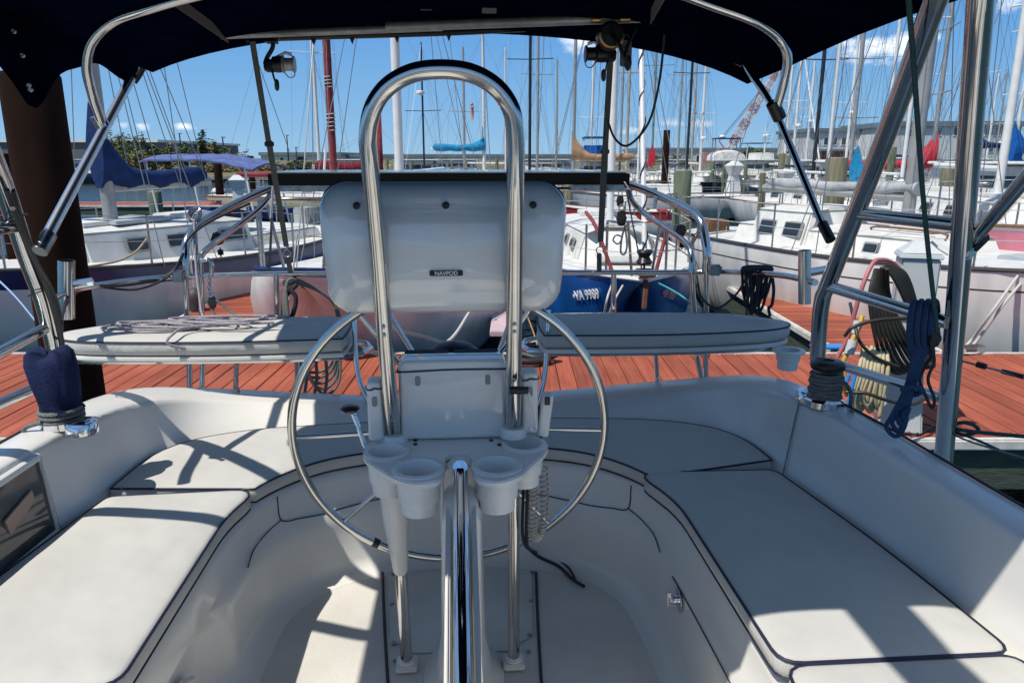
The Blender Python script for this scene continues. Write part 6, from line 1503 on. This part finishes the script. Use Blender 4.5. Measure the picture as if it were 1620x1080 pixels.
flake([B(1470, 545, 1.98), B(1478, 570, 2.0), B(1468, 600, 2.0), B(1478, 630, 2.0), B(1474, 645, 2.0), B(1462, 620, 2.0), B(1455, 600, 2.02), B(1466, 575, 2.02), B(1476, 560, 2.0)], RUB, 'tangle of black cord hanging behind the blue rope', .0045)
# lifeline with turnbuckle to the right of the arch, lines lower
e = root('lifeline', B(1500, 565, 2.15), 'black coated lifeline with a turnbuckle running right from the arch', 'lifeline'); c = B(1500, 565, 2.15)
kid(e, 'wire', MB().tube([B(1503, 566, 2.15), B(1640, 602, 1.95)], .0035, 6), STEELD, c); kid(e, 'turnbuckle', MB().tube([B(1545, 576, 2.08), B(1560, 580, 2.06)], .009, 8).tube([B(1585, 587, 2.03), B(1620, 596, 1.98)], .007, 8), BLACK, c)
flake([B(1500, 672, 2.1), B(1530, 668, 2.08), B(1548, 680, 2.06), B(1525, 688, 2.08), B(1504, 676, 2.1), B(1535, 682, 2.05), B(1640, 692, 1.95)], ROPET, 'dark teal line knotted to the foot of the arch tube', .006)
flake([B(1502, 680, 2.1), B(1560, 702, 2.0), B(1640, 742, 1.9)], ROPET, 'dark line leading down right from the arch foot', .004); flake([B(1502, 684, 2.1), B(1540, 700, 2.0), B(1640, 730, 1.9)], ROPEG, 'grey line leading down right beside another', .003)
# ---- dock power pedestal with hose and cords (world frame)
def BU(px, py, D): return MB0 @ B(px, py, D)
pb = UZ(1418, 672, .62); PD = pb.y
pw = empty('power_pedestal', (pb.x, PD, .605), radians(-18), 'pale grey dock power pedestal hung with a hose and cords behind the arch', 'power pedestal')
PG = mat('pedestal_grey', (.52, .54, .54), .45, var=.1, vscale=5)
Hp = U(1405, 385, PD).z-.605
def fr(w0, d0, z): return [(-w0, -d0, z), (w0, -d0, z), (w0, d0, z), (-w0, d0, z)]
m = MB(); m.prism(fr(.135, .12, 0), 0, 0, top=fr(.075, .08, Hp*.60)); m.build('post', PG, pw, bevel=.012)
m = MB(); m.prism(fr(.075, .08, Hp*.60+.002), 0, 0, top=fr(.11, .11, Hp*.70)); m.prism(fr(.11, .11, Hp*.70), 0, 0, top=fr(.11, .11, Hp*.93)); m.build('socket_box', PG, pw, bevel=.01)
m = MB(); m.prism(fr(.125, .125, Hp*.93), 0, 0, top=fr(.118, .118, Hp*.955)); m.prism(fr(.118, .118, Hp*.955), 0, 0, top=fr(.03, .03, Hp*1.02)); m.build('hood', PG, pw, bevel=.006)
MB().box((-.14, -.09, Hp*.62), (.11, .11, .15), ry=-.35).build('socket_cover', PG, pw, bevel=.02)
MB().tube([(.16, -.16, Hp*.86), (.185, -.18, Hp*.86), (.185, -.18, Hp*.72), (.16, -.16, Hp*.72)], .012, 8).build('hose_bracket', BLACK, pw)
PINK = mat('pink_hose', (.42, .13, .13), .45); YEL = mat('yellow_cord', (.55, .38, .05), .5, var=.2, vscale=20); CRM = mat('cream_cord', (.60, .50, .30), .5, var=.25, vscale=14); OLV = mat('olive_cord', (.028, .026, .018), .45, var=.3, vscale=10); BLUC = mat('blue_tape', (.02, .22, .60), .5)
def loose(name, m, label, tubes, cat='cord', r=.012): 
    mm = MB()
    for q in tubes: mm.tube(cr(q, 7), r, 8)
    return solo(name, mm, m, label, cat, frame=False)
D0 = PD-.2
loose('hose', PINK, 'pink water hose looped over the pedestal top', [[U(1325, 565, D0), U(1342, 530, D0), U(1362, 460, D0), U(1380, 418, D0+.05), U(1395, 411, D0+.1), U(1412, 416, D0+.15), U(1428, 430, D0+.2)]], 'hose', .014)
tb = []
for k in range(8):
    o = k*5; q = [U(1384+o*.5+R.uniform(-2, 2), 425+R.uniform(-2, 2), D0-.02*k), U(1376+o*.9, 470, D0-.05), U(1384+o*1.4, 530, D0-.07), U(1398+o*1.9, 575, D0-.05), U(1425+o*1.5, 590-2*k, D0), U(1448+o*.4, 560-3*k, D0+.03), U(1440+o*.3, 500-2*k, D0-.02), U(1420+o*.4, 450-2*k, D0-.04), U(1400+o*.3, 420, D0-.02)]
    tb.append(q)
loose('cord_coil', OLV, 'large coil of olive black cord hanging on the power pedestal', tb, 'cord coil', .0125)
tb = []
for k in range(9):
    o = k*5; tb.append([U(1366+o*.9, 548+R.uniform(-3, 3), D0-.05), U(1362+o+R.uniform(-3, 3), 585, D0-.1), U(1350+o*1.15+R.uniform(-4, 4), 625, D0-.1), U(1352+o+R.uniform(-6, 6), 652+R.uniform(-14, 8), D0-.08), U(1368+o*.7, 640+R.uniform(-10, 8), D0-.03), U(1378+o*.5, 595, D0-.02), U(1380+o*.7, 552, D0-.02)])
loose('cord_coil', CRM, 'untidy coil of cream cord at the left of the pedestal', tb, 'cord coil', .013)
loose('yellow_cord', YEL, 'yellow shore power cord with plug at the socket', [[U(1364, 500, D0), U(1358, 520, D0-.03), U(1350, 535, D0-.05), U(1342, 555, D0-.05), U(1332, 580, D0-.06), U(1338, 610, D0-.1)], [U(1345, 575, D0-.05), U(1332, 590, D0-.05), U(1340, 625, D0)]], 'cord', .015)
solo('plug', MB().tube([U(1357, 508, D0-.02), U(1352, 528, D0-.04)], [.026, .02], 12).tube([U(1350, 538, D0-.05), U(1343, 560, D0-.06)], .03, 12), PG, 'pale grey plug body on the yellow shore power cord', 'plug', frame=False)
loose('tape_wrap', BLUC, 'bright blue ties round the cream cord coil', [[U(1354, 590, D0-.16), U(1346, 620, D0-.17), U(1340, 650, D0-.17)], [U(1344, 592, D0-.15), U(1338, 608, D0-.15)]], 'tie', .012)
loose('cord', OLV, 'single black cord drooping left of the pedestal', [[U(1345, 480, D0+.3), U(1352, 510, D0), U(1360, 540, D0-.1), U(1385, 565, D0-.1), U(1420, 580, D0-.1)], [U(1336, 532, D0-.12), U(1350, 517, D0-.14), U(1390, 506, D0-.14), U(1436, 503, D0-.14)], [U(1338, 620, D0-.15), U(1370, 622, D0-.2), U(1400, 632, D0-.2), U(1440, 640, D0-.1), U(1465, 630, D0)]], 'cord', .011)
g_ = UZ(1298, 552, .62)
solo('cloth', MB().rbox((UZ(1312, 548, .63)), (.34, .12, .03), .012), BLUC, 'bright blue cloth lying on the dock behind the right winch', 'cloth', frame=False)
loose('loose_line', OLV, 'thin cords lying on the dock beside the pedestal foot', [[UZ(1440, 690, .617), UZ(1470, 678, .617), UZ(1490, 668, .617), UZ(1520, 674, .617)], [UZ(1430, 678, .615), UZ(1460, 670, .615), UZ(1500, 684, .615)]], 'cord', .006)
# mooring lines of the boats
loose('mooring_line', ROPEW, 'doubled white mooring line from the right sailboat bow to the main dock', [[U(1640, 395, 7.2), U(1575, 485, 6.7), UZ(1535, 540, .64), UZ(1518, 553, .64), UZ(1530, 548, .68)], [U(1640, 420, 7.2), U(1590, 478, 6.75), UZ(1540, 545, .63), UZ(1512, 560, .63)]], 'mooring line', .014)
solo('dock_cleat', MB().tube(cr([UZ(1512, 552, .66), UZ(1525, 548, .69), UZ(1545, 546, .69), UZ(1556, 548, .66)], 4), .014, 8).box(UZ(1533, 551, .62), (.12, .05, .06)), STEELD, 'steel dock cleat under the white mooring line', 'cleat', frame=False)
loose('mooring_line', mat('teal_line', (.03, .28, .30), .8), 'teal mooring line from the blue boat bow', [[U(1040, 447, 7.0), U(1065, 460, 6.6), U(1090, 478, 6.3), UZ(1120, 512, .64)]], 'mooring line', .009)
loose('mooring_line', ROPEW, 'white mooring line hanging from the blue boat bow', [[U(968, 450, 7.4), U(960, 475, 7.0), UZ(952, 520, .64)], [U(985, 452, 7.2), U(970, 480, 6.9), UZ(955, 522, .64)]], 'mooring line', .011)
loose('mooring_line', mat('orange_line', (.4, .2, .06), .8), 'thin orange line dipping into the water right of the pod', [[U(830, 490, 9), U(842, 520, 7.6), U(850, 545, 6.8)]], 'mooring line', .008)
loose('mooring_line', mat('bluewhite_line', (.25, .38, .6), .8), 'pale blue line crossing the hull at the left edge', [[U(-10, 436, 6.6), U(25, 470, 6.3), U(62, 515, 6.1)]], 'mooring line', .008)
loose('mooring_line', mat('tan_line', (.35, .27, .17), .8), 'tan line sagging along the deck of the blue striped sailboat', [[U(232, 378, 8.9), U(215, 398, 8.6), U(190, 412, 8.3), U(150, 420, 8.0), U(118, 424, 7.8)]], 'rope', .012)
# fenders
def fender(px, py, D, r, h, label, m=None):
    c = U(px, py, D); e = empty('fender', (c.x, c.y, c.z-h), 0, label, 'fender', 'fenders hanging from the white sailboats')
    MB().lathe([(.015, -.0), (r*.6, .02), (r*.95, .07), (r, .12), (r, h-.12), (r*.95, h-.07), (r*.6, h-.02), (.015, h)], None, 18).build('fender_body', m or mat('fender_black_'+str(px), (.05, .045, .045), .6, var=.4, vscale=8), e)
    MB().tube([(0, 0, h), (0, 0, h+.35)], .008, 6).build('lanyard', ROPEW, e)
fender(1147, 393, 11.9, .12, .5, 'black fender at the stern corner of the right sailboat'); FG = mat('fender_grey', (.17, .155, .15), .7, var=.3, vscale=6)
fender(1223, 413, 10.6, .12, .26, 'left one of two round grey fenders on the right sailboat', FG); fender(1246, 417, 10.2, .13, .3, 'right one of two round grey fenders on the right sailboat', FG)
fender(307, 455, 8.6, .10, .5, 'black fender behind the left rail legs')
# navigation plank bow of neighbouring boat behind the pod
c = UZ(778, 545, .5); pl = empty('dock_plank', (c.x, c.y, .3), 0, 'pinkish white bolted plank standing in the water behind the pod', 'plank')
a = U(766, 495, 9.5); b = UZ(775, 556, .62)
MB().prism([(-.02, 0), (.26, 0), (.26, 2.6), (-.02, 2.6)], .28, .34).build('plank', mat('pink_white_paint', (.56, .42, .44), .6, var=.2, vscale=3), pl, bevel=.01)
bt = MB()
for k in range(8): bt.lathe([(.012, .34), (.012, .352)], Vector((.03 if k % 2 else .2, .25+.28*k, 0)), 8)
each(bt, 'bolt', STEELD, pl)
# dark hose and bag on the dock edge behind the pod
solo('dock_hose', MB().tube(cr([UZ(790, 570, .66), UZ(820, 560, .68), UZ(850, 566, .66), UZ(880, 560, .67), UZ(845, 556, .68), UZ(805, 566, .67), UZ(835, 572, .65), UZ(870, 570, .64)], 7), .03, 8), RUB, 'dark hose heaped on the dock edge behind the pod', 'hose', frame=False)
# grey seat-back line of birds: a few small gulls are not in view; floating mooring buoys on the left
for i, (px, py, D) in enumerate(((340, 293, 52), (350, 293, 52.5))):
    c = U(px, py, D); c.z = .0; solo('mooring_buoy', MB().lathe([(.05, -.1), (.28, 0), (.3, .14), (.18, .3), (.05, .36)], c, 14), ALUW, 'small white buoy %s the brown steel piling under the awning' % ('left of' if i == 0 else 'right of'), 'buoy', frame=False)
